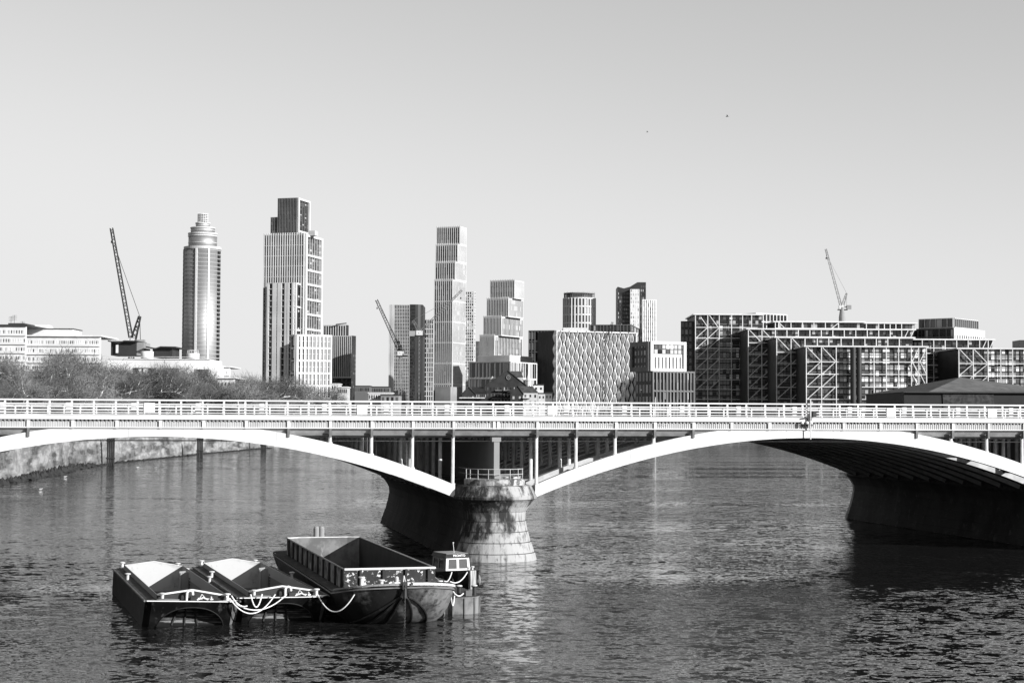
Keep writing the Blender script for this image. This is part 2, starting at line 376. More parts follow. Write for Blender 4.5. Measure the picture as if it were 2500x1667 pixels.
# railing
BARS = [(13.42, .12), (13.09, .09), (12.86, .08), (12.62, .08), (12.39, .06)]
def bars(y, name, m):
    for z, h in BARS:
        mb = MB(); mb.box(U0, 26.72-.0, y-.04, y+.02, z-h/2, z+h/2) if False else mb.box(U0, U1, y-.04, y+.02, z-h/2, z+h/2); mb.build(name, m, bridge)
bars(-.2, 'handrail', white)
mb = MB(); mb.box(-.08, .08, -.17, -.06, 12.2, 13.36); mb.box(-.05, .05, -.36, -.17, 12.2, 12.33)
rp = mb.build('railing_post', white, bridge); k = 0
u = -58.0
while u < 62:
    o = rp if k == 0 else rp.copy()
    if k: col.objects.link(o)
    o.location = (u + (.0), 0, 0); k += 1; u += 1.75
mb = MB()
while u < U1: mb.box(u-.08, u+.08, -.17, -.06, 12.2, 13.36); u += 1.75
mb.build('railing_post', white, bridge)
# the far parapet and the fences between the tracks
mb = MB()
for z, h in BARS[1::2]: mb.box(U0, U1, WD+.1, WD+.16, z-h/2+.15, z+h/2+.15)
u = U0
while u < U1: mb.box(u, u+.16, WD-.02, WD+.1, 12.05, 13.3); u += 1.75
mb.build('railing', white_old, bridge)
mb = MB(); mb.box(0, .42, .9, 1.1, 12.05, 13.2); o = mb.build('cable_cabinet', white_old, bridge); u = -56.8; o.location.x = u
while u < 60: u += 5.25; q = o.copy(); col.objects.link(q); q.location.x = u
mb = MB(); mb.box(U0, U1, 1.9, 1.98, 12.05, 12.3); mb.build('cable_trough', conc_d, bridge)
# notice panels on the railing
def bu(px, py, w=-.3):
    d = ray(px, py); O = Vector((BX, BY, 0)) + BW*w; t = (O.dot(BW))/(Vector((d.x, d.y, 0)).dot(BW)); P = d*t; return ((P-O).dot(BU), EYE+d.z*t)
for x0, x1, y0, y1 in ((352, 378, 983, 1008), (872, 897, 988, 1012), (1337, 1361, 990, 1013), (2166, 2187, 996, 1018), (2412, 2434, 997, 1019)):
    a, za = bu(x0, y0); b, zb = bu(x1, y1); mb = MB(); mb.box(a, b, -.30, -.25, zb, za); mb.box(a+.05, b-.05, -.306, -.30, za-.34, za-.32, 1); mb.box(a+.05, b-.05, -.306, -.30, za-.60, za-.58, 1); mb.build('notice_panel', [white, grey_paint], bridge)
# navigation lamps and signal post over the right-hand crown
nav = MB(); uc, _ = bu(1982, 1030)
nav.tube([(uc-.2, -.5, 10.3), (uc-.2, -.5, 13.9)], .06, 8); nav.build('signal_pole', white, bridge)
nav = MB(); nav.box(uc+.0, uc+.32, -.62, -.35, 12.35, 12.75); nav.box(uc-.45, uc-.1, -.55, -.4, 11.95, 12.2); nav.beam((uc-1.0, -.5, 12.15), (uc+.2, -.5, 12.35), .1); nav.build('signal_head', dark_paint, bridge)
for du in (-.95, -.5, -.1):
    nav = MB(); nav.lathe((uc+du, -.45, 11.62), [(.02, 0), (.13, .05), (.15, .15), (.1, .26), (.03, .28)], 10); nav.build('navigation_lamp', white, bridge)
    nav = MB(); nav.lathe((uc+du, -.45, 11.42), [(.05, 0), (.16, .18)], 8); nav.build('lamp_hood', dark_paint, bridge)
# ---- piers
pier_m = two_scale('pier_stone', 0.44, 0.05, 0.22, 0.62, 2.4, rough=0.85, stretch1=(1.0, 1.0, 0.55), stretch2=(1.6, 1.6, 0.3), t1=(0.46, 0.57), t2=(0.52, 0.66), bump=0.6)
def bias_left(m, k, axis=0, c0=0.0, lo=-4, hi=4):     # shift the blotch threshold along one axis
    nt = m.node_tree; mr = [n for n in nt.nodes if n.type == 'MAP_RANGE'][0]; src = mr.inputs[0].links[0].from_socket; tc = [n for n in nt.nodes if n.type == 'TEX_COORD'][0]
    sp = nt.nodes.new('ShaderNodeSeparateXYZ'); nt.links.new(tc.outputs['Object'], sp.inputs[0]); mu = nt.nodes.new('ShaderNodeMath'); mu.operation = 'MULTIPLY_ADD'; mu.inputs[1].default_value = k
    cl = nt.nodes.new('ShaderNodeMath'); cl.operation = 'MAXIMUM'; cl.inputs[1].default_value = lo; of = nt.nodes.new('ShaderNodeMath'); of.operation = 'SUBTRACT'; of.inputs[1].default_value = c0; nt.links.new(sp.outputs[axis], of.inputs[0]); nt.links.new(of.outputs[0], cl.inputs[0]); c2 = nt.nodes.new('ShaderNodeMath'); c2.operation = 'MINIMUM'; c2.inputs[1].default_value = hi; nt.links.new(cl.outputs[0], c2.inputs[0])
    nt.links.new(c2.outputs[0], mu.inputs[0]); nt.links.new(src, mu.inputs[2]); nt.links.new(mu.outputs[0], mr.inputs[0])
bias_left(pier_m, -.03); bias_left(pier_m, .075, 2, 2.7, -1.4, .7)  # algae stain; its darkening to the left also paints the nose's unlit side
pier_side_m = two_scale('pier_side_stone', 0.10, 0.05, 0.16, 0.3, 1.3, rough=0.9, stretch1=(1, 1, .6), t1=(0.42, 0.6), t2=(0.58, 0.7), bump=0.4)  # darker copy of the stone: shade of the flanks put into the colour
PROF = [(3.72, -3), (3.66, .0), (3.52, .62), (3.46, .68), (3.18, 1.52), (3.12, 1.58), (2.92, 2.42), (2.88, 2.48), (2.72, 3.3), (2.68, 3.36), (2.74, 4.1), (2.78, 4.16), (3.0, 4.55), (3.3, 4.95), (3.5, 5.12), (3.66, 5.2), (3.68, 5.42), (3.6, 5.5), (3.18, 6.3), (2.98, 6.36)]
def pier(c, big=True):
    mb = MB(); n = 20; base = 0; nn = 2*(n+1)
    for (r, z) in PROF:
        for t in range(n+1):
            a = math.pi + math.pi*t/n; mb.v.append((c + r*math.cos(a), .5 + r*math.sin(a), z))
        for t in range(n+1):
            a = math.pi*t/n; mb.v.append((c + r*math.cos(a), WD-.5 + r*math.sin(a), z))
    for j in range(len(PROF)-1):
        for t in range(nn):
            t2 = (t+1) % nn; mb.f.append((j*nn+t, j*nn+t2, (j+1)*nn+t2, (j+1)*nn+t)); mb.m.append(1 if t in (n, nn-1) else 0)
    mb.f.append(tuple((len(PROF)-1)*nn+t for t in range(nn))); mb.m.append(0)
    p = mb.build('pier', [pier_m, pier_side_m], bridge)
    # dark joint rings round the nose
    for z in (.65, 1.55, 2.45, 3.33, 4.13):
        r = [q[0] for q in PROF if q[1] <= z][-1]; jm = MB()
        jm.lathe((c, .5, z), [(r-.06, -.025), (r+.012, -.022), (r+.012, .022), (r-.06, .025)], 24, a0=math.pi*1.02, a1=math.pi*1.98); jm.build('stone_joint', dark_paint, p)
    q = MB(); q.lathe((c, .5, 6.34), [(2.62, 0), (2.62, .5), (2.48, .56)], 28); q.lathe((c+.9, .9, 6.88), [(1.5, 0), (1.5, .22)], 20); q.build('pier_cap', two_scale('cap_stone', .34, .12, .5, .8, 2.0, bump=.3), p)
    h = MB()
    for t in range(9):
        a = math.pi*1.0 + math.pi*t/8; h.tube([(c+2.45*math.cos(a), .5+2.45*math.sin(a), 6.85), (c+2.45*math.cos(a), .5+2.45*math.sin(a), 7.75)], .03, 6)
    for z in (7.3, 7.74): h.tube([(c+2.45*math.cos(math.pi+math.pi*t/16), .5+2.45*math.sin(math.pi+math.pi*t/16), z) for t in range(17)], .03, 6, cap=False)
    for s in (-1, 1):
        h.tube([(c+s*2.45, .5, 7.74), (c+s*2.45, 4.5, 7.74)], .03, 6); h.tube([(c+s*2.45, .5, 7.3), (c+s*2.45, 4.5, 7.3)], .03, 6)
    h.build('handrail', grey_paint, p)
    wv = MB(); wv.box(c-.24, c+.24, -.55, WD-3, 6.3, 10.05); wv.box(c-.42, c+.36, -.6, .4, 10.05, 10.42); wv.box(c+.0, c+.85, -.45, .2, 6.9, 7.15); wv.build('pier_wall', conc_m, p)
    # skewback plates that carry the ribs
    s_ = MB()
    for sg in (-1, 1):
        for w in RIBW[1:]: s_.hexa([(c+sg*3.2, w-.1, 5.2), (c+sg*3.9, w-.1, 5.35), (c+sg*3.9, w+1.4, 5.35), (c+sg*3.2, w+1.4, 5.2), (c+sg*2.9, w-.1, 6.5), (c+sg*3.5, w-.1, 6.45), (c+sg*3.5, w+1.4, 6.45), (c+sg*2.9, w+1.4, 6.5)])
    s_.build('skewback', under, p)
    return p
for c in (-57.0, 0.0, 57.0): pier(c)
# foam where the water meets the piers
fm = MB(); r2 = random.Random(5)
for c in (0.0, 57.0):
    w = 2.0
    while w < 51:
        L = r2.uniform(.5, 1.4); x = c-3.5-r2.uniform(.02, .12); a = Vector((BX, BY, 0)) + BU*x + BW*w; b = a + BW*L; k = BU*r2.uniform(-.22, -.08)
        z = Vector((0, 0, .03)); fm.poly([a+z, a+k+z, b+k*r2.uniform(.5, 1.2)+z, b+z]); w += L*r2.uniform(.8, 1.15)
tag(fm.build('foam', mat('water_foam', .55, .2, 6.0, .9)), 'thin broken line of foam along the feet of the bridge piers', 'foam', kind='stuff')
# ================================================================ BARGES
hull_m = two_scale('barge_hull_paint', 0.008, 0.025, 0.15, 0.8, 2.2, rough=0.6, stretch2=(1, 1, .5), t1=(.45, .6), t2=(.56, .70), bump=.3, spec=.15)
deck_m = two_scale('barge_deck_steel', 0.05, 0.02, 0.20, 1.0, 2.6, rough=0.75, t2=(.52, .68), bump=.3)
hold_m = two_scale('worn_hold_plating', 0.54, 0.40, 0.28, 0.7, 1.8, rough=0.6, stretch2=(1, 1, .5), t1=(.5, .65), t2=(.62, .74), bump=.15)
side_in_m = two_scale('grey_hold_side', 0.26, 0.18, 0.36, .7, 2.0, rough=.7, t2=(.62, .72), bump=.15)
plank_m = two_scale('weedy_hull_planks', 0.11, 0.03, 0.30, 1.2, 2.2, rough=.7, stretch2=(.4, 1, 5), t2=(.5, .6), bump=.4)
def bitt(x, y, z, root, r=.09, h=.34, name='bollard', pair=False):
    b = MB()
    for dx in ((-.16, .16) if pair else (0,)): b.lathe((x+dx, y, z), [(r, 0), (r, h), (r*2.1, h+.02), (r*2.2, h+.07), (r*1.2, h+.1)], 12)
    return b.build(name, [white_old], root)
def swim_barge(loc, rz, L, roll, label, seed, vent_x):
    root = empty('hopper_barge', loc, label, 'barge', 'swim-headed hopper barges moored side by side'); root.rotation_euler = (0, roll, rz)
    r_ = random.Random(seed); W = 2.72; Z = 1.5; CH = .55
    # hull: sides and far end, from plan polygon; near end handled apart
    mb = MB()
    plan = [(W, CH), (W, L-1.4), (W-.9, L), (-W+.9, L), (-W, L-1.4), (-W, CH*.6)]
    mb.poly([(W-.12, CH*.8+1.51, -.6), (W, CH+4, -.8), (W, CH+4, Z), (W, CH, Z)]); mb.poly([(-W, CH+4, -.8), (-W, CH*.6+1.51, -.6), (-W, CH*.6, Z), (-W, CH+4, Z)])
    plan = [(W, CH+4)] + plan[1:-1] + [(-W, CH+4)]
    for a, b in zip(plan, plan[1:]): mb.poly([(a[0], a[1], -.8), (b[0], b[1], -.8), (b[0], b[1], Z), (a[0], a[1], Z)])
    # front plate with arched opening
    n = 28; xl, xr = -W+.35, W-.5; ax0, ax1 = -1.95, 1.95
    def za(x):
        if x <= ax0 or x >= ax1: return -.6
        t = x/1.95; return -.25 + 1.40*math.sqrt(max(0, 1-abs(t)**2.2))
    RK = .72
    def yr(z): return (Z-z)*RK
    xs = sorted([xl, xr] + [ax0 + (ax1-ax0)*i/n for i in range(n+1)])
    for a, b in zip(xs, xs[1:]):
        mb.poly([(a, yr(za(a)), za(a)), (b, yr(za(b)), za(b)), (b, 0, Z), (a, 0, Z)])
        mb.poly([(a, yr(za(a)), za(a)), (a, yr(za(a))+.3, za(a)), (b, yr(za(b))+.3, za(b)), (b, yr(za(b)), za(b))])
    mb.poly([(xr, yr(-.6), -.6), (W-.12, CH*.8+yr(-.6), -.6), (W, CH, Z), (xr, 0, Z)]); mb.poly([(xl, 0, Z), (-W, CH*.6, Z), (-W, CH*.6+yr(-.6), -.6), (xl, yr(-.6), -.6)])
    mb.build('hull', hull_m, root)
    mb = MB(); mb.poly([(W-.46, yr(-.2)-.02, -.2), (W-.36, yr(-.2)+.1, -.2), (W-.05, CH*.88+yr(1.3), 1.3), (W-.47, yr(1.3)-.02, 1.3)]); mb.build('lit_corner_facet', side_in_m, root)  # pale facet paints sunlight onto the chamfered bow corner
    # lip of the arch
    mb = MB(); pts = [(x, yr(za(x))-.02, za(x)-.01) for x in [ax0+.02 + (ax1-ax0-.04)*i/30 for i in range(31)]]; mb.tube(pts, .028, 6); mb.build('arch_lip', dark_paint, root)
    # the rising swim bottom seen inside the arch, with its planks
    mb = MB(); m = 14
    for i in range(m):
        t0, t1 = i/m, (i+1)/m
        def S(t): return (2.2 - 1.25*t**1.2, 1.2 - 1.6*t)
        (y0, z0), (y1, z1) = S(t0), S(t1)
        st = .03*(i % 2)
        mb.poly([(-2.3, y1-st, z1), (2.3, y1-st, z1), (2.3, y0-st, z0), (-2.3, y0-st, z0)])
    mb.build('swim_bottom', plank_m, root)
    for z0_, z1_ in ((-.3, .13), (.42, .47), (.66, .70), (.95, 1.2)):  # weed band, two plank seams, and a painted shadow below the plate top
        t0, t1 = (1.2-z1_)/1.6, (1.2-z0_)/1.6; (y0, _z), (y1, _w) = S(t0), S(t1); mb = MB(); mb.poly([(-2.3, y1-.07, z0_), (2.3, y1-.07, z0_), (2.3, y0-.07, z1_), (-2.3, y0-.07, z1_)]); mb.build('seam_weed_shade_band', black, root)
    mb = MB()
    for x0, x1 in ((-.5, -1.25), (-.12, -.4), (.25, .5)):
        rb = MB(); rb.tube([(x0 + (x1-x0)*t, 2.2-1.25*t**1.2-.12, 1.2-1.6*t) for t in [k/8 for k in range(7)]], .05, 6); rb.build('fender_rib', conc_d, root)
    # deck ring (four strips that meet without overlap)
    H0, H1, HX = 1.05, L-1.5, 1.98
    mb = MB()
    mb.poly([(xl, 0, Z), (xr, 0, Z), (W, CH, Z), (W, H0, Z), (-W, H0, Z), (-W, CH*.6, Z)])
    mb.poly([(-W, H0, Z), (-HX, H0, Z), (-HX, H1, Z), (-W, H1, Z)]); mb.poly([(HX, H0, Z), (W, H0, Z), (W, H1, Z), (HX, H1, Z)])
    mb.poly([(-W, H1, Z), (W, H1, Z), (W, L-1.4, Z), (W-.9, L, Z), (-W+.9, L, Z), (-W, L-1.4, Z)])
    mb.build('deck', deck_m, root)
    # hold
    mb = MB(); B = -.4
    mb.poly([(-HX, H1, B), (HX, H1, B), (HX, H1, Z+.25), (0, H1, Z+.56), (-HX, H1, Z+.25)])
    mb.build('hold_end', hold_m, root)
    mb = MB(); mb.poly([(HX, H0, B), (HX, H1, B), (HX, H1, Z-.35), (HX, H0, Z-.35)]); mb.poly([(-HX, H1, B), (-HX, H0, B), (-HX, H0, Z), (-HX, H1, Z)]); mb.poly([(-HX, 2.6, B), (HX, 2.6, B), (HX, 2.6, 1.3), (-HX, 2.6, 1.3)]); mb.poly([(-HX, 2.6, 1.3), (HX, 2.6, 1.3), (HX, H0, Z), (-HX, H0, Z)]); mb.poly([(-HX, H0, B), (HX, H0, B), (HX, H1, B), (-HX, H1, B)]); mb.build('hold_side', side_in_m, root)
    mb = MB(); mb.box(HX-.02, HX+.05, H0, H1, Z-.35, Z+.25); mb.box(-HX-.06, -HX, H0, H1, Z-.02, Z+.25); mb.build('side_coaming', conc_m, root)
    mb = MB(); mb.tube([(-HX-.03, H0, Z+.27), (-HX-.03, H1, Z+.27)], .035, 6); mb.tube([(HX+.02, H0, Z+.27), (HX+.02, H1, Z+.27)], .035, 6); mb.build('coaming_rim', conc_m, root)
    mb = MB()
    for sx in (-1, 1):
        mb.poly([(sx*HX, H0-.03, Z-.05), (0, H0-.03, Z-.05), (0, H0-.03, Z+.56), (sx*HX, H0-.03, Z+.25)])
        mb.poly([(sx*HX, H0+.03, Z-.05), (0, H0+.03, Z-.05), (0, H0+.03, Z+.56), (sx*HX, H0+.03, Z+.25)])
    mb.build('end_coaming', dark_paint, root)
    mb = MB()
    for sx in (-1, 1): mb.beam((sx*HX, H0, Z+.27), (0, H0, Z+.58), .16, .09)
    mb.build('coaming_cap', white, root)
    mb = MB()
    for sx in (-1, 1): mb.beam((sx*HX, H1, Z+.26), (0, H1, Z+.57), .06, .05)
    mb.build('coaming_cap', white_old, root)
    # stiffener with its access ladder on the far right of the hold
    mb = MB(); mb.box(HX-.42, HX, H1-3.4, H1-3.15, B, Z+.12); mb.tube([(HX-.5, H1-3.3, B), (HX-.5, H1-3.3, Z+.1)], .11, 10); mb.tube([(HX-.62, H1-3.3, Z+.1), (HX-.2, H1-3.3, Z+.14)], .09, 8); mb.build('hold_stiffener', conc_m, root)
    for k in range(7):
        mb = MB(); mb.box(HX-.07, HX-.01, H1-4.3, H1-4.0, .05+.2*k, .12+.2*k); mb.build('ladder_rung', dark_paint, root)
    # rubbing strakes and edge strips
    mb = MB(); mb.tube([(-W-.03, CH*.6, Z-.02), (-W-.03, L-1.4, Z-.02), (-W+.88, L+.03, Z-.02)], .06, 6); mb.build('rubbing_strake', side_in_m, root)
    mb = MB(); mb.tube([(W+.03, CH, Z-.02), (W+.03, L-1.4, Z-.02)], .06, 6); mb.build('rubbing_strake', side_in_m, root)
    mb = MB(); mb.beam((xl-.3, .05, Z+.02), (xr+.03, -.02, Z+.02), .10, .05); mb.build('deck_edge_strip', white, root)
    mb = MB(); mb.poly([(xr-1.0, .05, Z+.035), (xr+.08, .05, Z+.035), (W-.05, CH+.2, Z+.035), (W-.8, CH+.25, Z+.035)]); mb.build('worn_corner', white, root)
    # deck gear
    for x, y in ((-HX+.25, .62), (HX+.02, .68), (-W+.2, L*.58), (W-.18, L*.52), (-HX-.1, L-.9), (-.3, L-.6), (HX-.25, L-.8)): bitt(x, y, Z, root)
    v = MB(); a = [(vent_x, .55, Z), (vent_x, .55, Z+.42)] + [(vent_x+.17-.17*math.cos(t), .55, Z+.42+.16*math.sin(t)) for t in (.5, 1.1, 1.57, 2.1, 2.7)] + [(vent_x+.34, .55, Z+.33)]
    v.tube(a, .075, 10); v.build('gooseneck_vent', white, root)
    an = MB(); an.tube([(vent_x+.62, .45, Z+.14), (vent_x+1.5, .4, Z+.1)], .05, 6); an.tube([(vent_x+.7, .45, Z+.1), (vent_x+.85, .5, Z+.38), (vent_x+1.05, .45, Z+.14)], .035, 6); an.tube([(vent_x+1.35, .2, Z+.12), (vent_x+1.42, .7, Z+.2)], .06, 6); an.tube([(vent_x+.55, .3, Z+.07), (vent_x+.9, .35, Z+.2), (vent_x+1.2, .3, Z+.08)], .045, 6); an.build('anchor', white_old, root)
    bx_ = MB(); bx_.box(vent_x+.2, vent_x+.52, .3, .75, Z+.003, Z+.24); bx_.build('winch_box', dark_paint, root)
    hm = MB(); hm.lathe((0, 0, 0), [(.3, 0), (.3, .1), (.1, .13)], 20)
    h = hm.build('hatch_cover', mid_paint, root); h.location = (-1.45, .32, Z+.004); h.scale = (2.2, .7, 1)
    return root
bargeA = swim_barge((-18.25, 97.0, 0), R(18.2), 22.6, R(2.2), 'black hopper barge with a bare white hold, leftmost of the moored group', 1, -.35)
bargeB = swim_barge((-13.30, 99.4, 0), R(17.8), 22.6, R(.6), 'black hopper barge with a white hold between the leftmost barge and the big barge', 2, .1)
# big barge with a high coaming
def big_barge():
    root = empty('cargo_barge', (-7.2, 101.5, 0), 'large rust-streaked barge with high coaming walls and a chain hanging from its rounded bow', 'barge', rz=R(15.0))
    hull2 = two_scale('cargo_barge_hull', 0.03, 0.30, 0.02, .5, 1.5, rough=.5, stretch1=(1, 1, .9), t1=(.45, .66), t2=(.5, .66), bump=.35, spec=.25); bias_left(hull2, .035)  # paler blotches increase to the right: light on the bow painted in
    coam = two_scale('streaked_coaming', 0.30, 0.06, 0.5, .9, 3.0, rough=.7, stretch2=(1, 1, .2), t1=(.45, .55), t2=(.55, .66), bump=.2)
    rustw = two_scale('flaking_white_coaming', 0.05, 0.03, 0.7, .8, 4.5, rough=.7, t2=(.56, .64), bump=.3)
    W = 3.64; LEN = 28.0
    def plan(s, inset, bl):    # s 0..1 round the bow from left to right
        a = math.pi*s; cx, sn = -math.cos(a), math.sin(a); e = 2/2.6
        return ((W-inset)*math.copysign(abs(cx)**e, cx), -bl*abs(sn)**e)
    def zs(y): return 1.8 + (0.62*(min(4, -y)/4)**1.3 if y < 0 else 0)
    n = 40; rings = []
    levels = [(0, 4.0, None), (.12, 3.75, .72), (.32, 3.3, .42), (.62, 2.6, .14), (.9, 1.9, .0), (1.15, 1.4, -.5)]
    mb = MB(); stations = []
    for (ins, bl, f) in levels:
        ring = []
        for i in range(n+1):
            x, y = plan(i/n, ins, bl); ztop_ = zs(plan(i/n, 0, 4.0)[1]); z = ztop_ if f is None else (ztop_*f if f > 0 else f)
            ring.append((x, y, z))
        yl = LEN
        ring = [(-(W-ins), yl, ring[0][2])] + ring + [((W-ins), yl, ring[-1][2])]
        # rounded stern
        st = []
        for i in range(1, 16):
            a = math.pi*i/16; st.append(((W-ins)*abs(math.cos(a))**.8*math.copysign(1, math.cos(a)), yl+(3.6-ins)*math.sin(a)**.8, ring[0][2]))
        rings.append(ring + st)
    nn = len(rings[0]); b0 = 0
    for rg in rings: mb.v += rg
    for j in range(len(rings)-1):
        for t in range(nn):
            t2 = (t+1) % nn; mb.f.append((j*nn+t, (j+1)*nn+t, (j+1)*nn+t2, j*nn+t2)); mb.m.append(0)
    mb.build('hull', hull2, root, smooth=True)
    CX, C0, C1, CZ = 2.78, .35, 27.3, 3.0
    d = MB(); top = rings[0]
    bow = [p for p in top[1:n+2]]
    d.poly([(p[0]*.999, p[1], p[2]-.02) for p in bow] + [(W, C0, 1.79), (-W, C0, 1.79)])
    d.poly([(-W, C0, 1.79), (-CX, C0, 1.79), (-CX, C1, 1.79), (-W, C1, 1.79)]); d.poly([(CX, C0, 1.79), (W, C0, 1.79), (W, C1, 1.79), (CX, C1, 1.79)])
    d.poly([(-W, C1, 1.79), (W, C1, 1.79), (W, LEN, 1.79)] + [(p[0], p[1], 1.79) for p in top[n+3:]] + [(-W, LEN, 1.79)]); d.build('deck', deck_m, root)
    # gunwale
    g = MB(); pts = [(p[0], p[1]+.06, p[2]+.04) for p in bow]
    k1 = int(n*.5)
    g = MB()
    for a, b in zip(bow[2:k1], bow[3:k1+1]): g.beam((a[0]*.97, a[1]+.12, a[2]+.05), (b[0]*.97, b[1]+.12, b[2]+.05), .30, .09)
    g.build('gunwale', conc_m, root)
    g = MB()
    for a, b in zip(bow[k1+1:-3], bow[k1+2:-2]): g.beam((a[0]*.97, a[1]+.14, a[2]+.07), (b[0]*.97, b[1]+.14, b[2]+.07), .42, .13)
    g.build('gunwale', white, root)
    g = MB(); g.tube([(p[0]*1.005, p[1]-.02, p[2]-.14) for p in bow], .045, 6); g.tube([(-W-.02, 0, 1.68), (-W-.02, LEN, 1.68)], .05, 6); g.build('rubbing_strake', mid_paint, root)
    # coaming
    def cwall(p, q, m, name, stiff, skip_ends=True, out=Vector((0, 0, 0))):
        b = MB(); b.poly([(p[0], p[1], 1.79), (q[0], q[1], 1.79), (q[0], q[1], CZ), (p[0], p[1], CZ)]); ob = b.build(name, m, root)
        for k in range(stiff):
            t = (k+.7)/stiff; c = Vector((p[0]+(q[0]-p[0])*t, p[1]+(q[1]-p[1])*t, 0)) + out*.07; s = MB(); s.beam((c.x, c.y, 1.8), (c.x, c.y, CZ-.03), .13, .13); s.build('coaming_stiffener', dark_paint, ob)
    r = .35
    cwall((-CX, C1-r), (-CX, C0), coam, 'coaming_side', 11, out=Vector((-1, 0, 0))); cwall((CX, C0), (CX, C1-r), coam, 'coaming_side', 0)
    cwall((-CX, C0), (CX, C0), rustw, 'coaming_end', 4, out=Vector((0, -1, 0)))
    cwall((CX, C1-r), (CX-.9, C1), coam, 'coaming_end', 0); cwall((CX-.9, C1), (-CX+.9, C1), coam, 'coaming_end', 0); cwall((-CX+.9, C1), (-CX, C1-r), coam, 'coaming_end', 0)
    # inside faces of the hold
    h = MB(); q = [(-CX+.05, C0+.05), (CX-.05, C0+.05), (CX-.05, C1-r), (CX-.92, C1-.05), (-CX+.92, C1-.05), (-CX+.05, C1-r)]
    for k in range(6):
        a, b = q[k], q[(k+1) % 6]
        h.poly([(b[0], b[1], .1), (a[0], a[1], .1), (a[0], a[1], CZ-.02), (b[0], b[1], CZ-.02)], 1 if k in (2, 3, 4) else 0)
    h.poly([(p[0], p[1], .1) for p in q]); h.build('hold_lining', [mat('dark_hold', .025, .05, 1.0, .7), two_scale('hold_end_plating', .30, .2, .42, .8, 2.0, stretch2=(1, 1, .3), t2=(.58, .7))], root)
    rim = MB(); qq = [(-CX, C0), (CX, C0), (CX, C1-r), (CX-.9, C1), (-CX+.9, C1), (-CX, C1-r), (-CX, C0)]
    rim.tube([(p[0], p[1], CZ) for p in qq[:2]], .075, 8); rim.build('coaming_rim', white, root)
    rim = MB(); rim.tube([(p[0], p[1], CZ) for p in qq[1:6]], .05, 8); rim.build('coaming_rim', white_old, root)
    rim = MB(); rim.tube([(p[0], p[1], CZ) for p in qq[5:]], .05, 8); rim.build('coaming_rim', conc_m, root)
    # fender ribs sweeping down the bow from the stem
    for xe, s in ((-2.6, -.25), (-1.75, -.18), (-.75, -.1), (.75, .15), (1.75, .3)):
        pts = []
        for k in range(10):
            t = k/9; x = s + (xe-s)*(t**1.0 if xe < 0 else 1-(1-t)**1.6)
            z = 1.72 - 1.72*(t if xe < 0 else t**1.25)
            # surface y at this height: interpolate levels
            T = [(0, .9, 1.9), (.14, .62, 2.6), (.42, .32, 3.3), (.72, .12, 3.75), (1, 0, 4.0)]; f = max(0, min(.999, z/2.3)); bl = 4.0; ins = 0
            for (fa, ia, ba), (fb, ib, bb_) in zip(T, T[1:]):
                if fa <= f <= fb: q_ = (f-fa)/(fb-fa); ins = ia+(ib-ia)*q_; bl = ba+(bb_-ba)*q_
            u = min(.999, abs(x)/(W-ins)); sn = (1-u**2.6)**(1/2.6); pts.append((x, -bl*sn-.07, z))
        rb = MB(); rb.tube(pts, .065, 6); rb.build('bow_rib', dark_paint, root)
    # stem fairlead, chain
    st = MB(); st.box(-.14, .14, -4.22, -3.9, 2.2, 2.62); st.tube([(0, -4.12, 2.3), (0, -4.18, 1.7)], .12, 8); st.build('stem_fairlead', dark_paint, root)
    ch = MB()
    for k in range(30):
        z = 2.4 - k*.095; y = -4.22 + (.04*max(0, 2.2-z)); rr = .055
        ring = [(rr*.75*math.cos(t)*(1 if k % 2 else .15), y + rr*.75*math.cos(t)*(.15 if k % 2 else 1), z + rr*1.25*math.sin(t)) for t in [2*math.pi*i/8 for i in range(9)]]
        ch.tube(ring, .02, 5, cap=False)
    ch.build('anchor_chain', conc_d, root)
    ch = MB()
    ch.tube([(-.05, -3.95, 2.55), (.1, -3.4, 2.9), (.3, -3.0, 2.4)], .04, 6); ch.build('chain_stopper', white_old, root)
    for x, y, h in ((-2.0, -1.2, .75), (1.9, -1.3, .35), (-.7, -.6, .5), (.9, -.5, .3)):
        b = MB(); b.lathe((x, y, 1.85), [(.11, 0), (.11, h), (.19, h+.03), (.19, h+.1)], 12); b.build('bollard', [white_old], root)
    b = MB(); b.box(-2.25, -1.75, -2.75, -2.45, 1.85, 2.3); b.build('fairlead', white, root)
    b = MB(); b.box(-1.35, -.15, -1.0, -.3, 1.85, 2.12); b.build('windlass_bed', black, root)
    b = MB(); b.box(-.05, .3, -1.3, -1.0, 2.0, 2.35); b.lathe((.12, -1.15, 2.35), [(.09, 0), (.11, .25), (.05, .32)], 10); b.build('windlass_post', white_old, root)
    for dx in (-.2, .2):
        b = MB(); b.lathe((dx, 29.4, 1.8), [(.2, 0), (.22, 1.2), (.22, 1.75), (.13, 1.9)], 14); b.build('stern_bitt', conc_m, root)
    b = MB(); b.box(-.32, .32, 29.3, 29.5, 3.1, 3.22); b.build('bitt_crossbar', conc_m, root)
    return root
bargeC = big_barge()
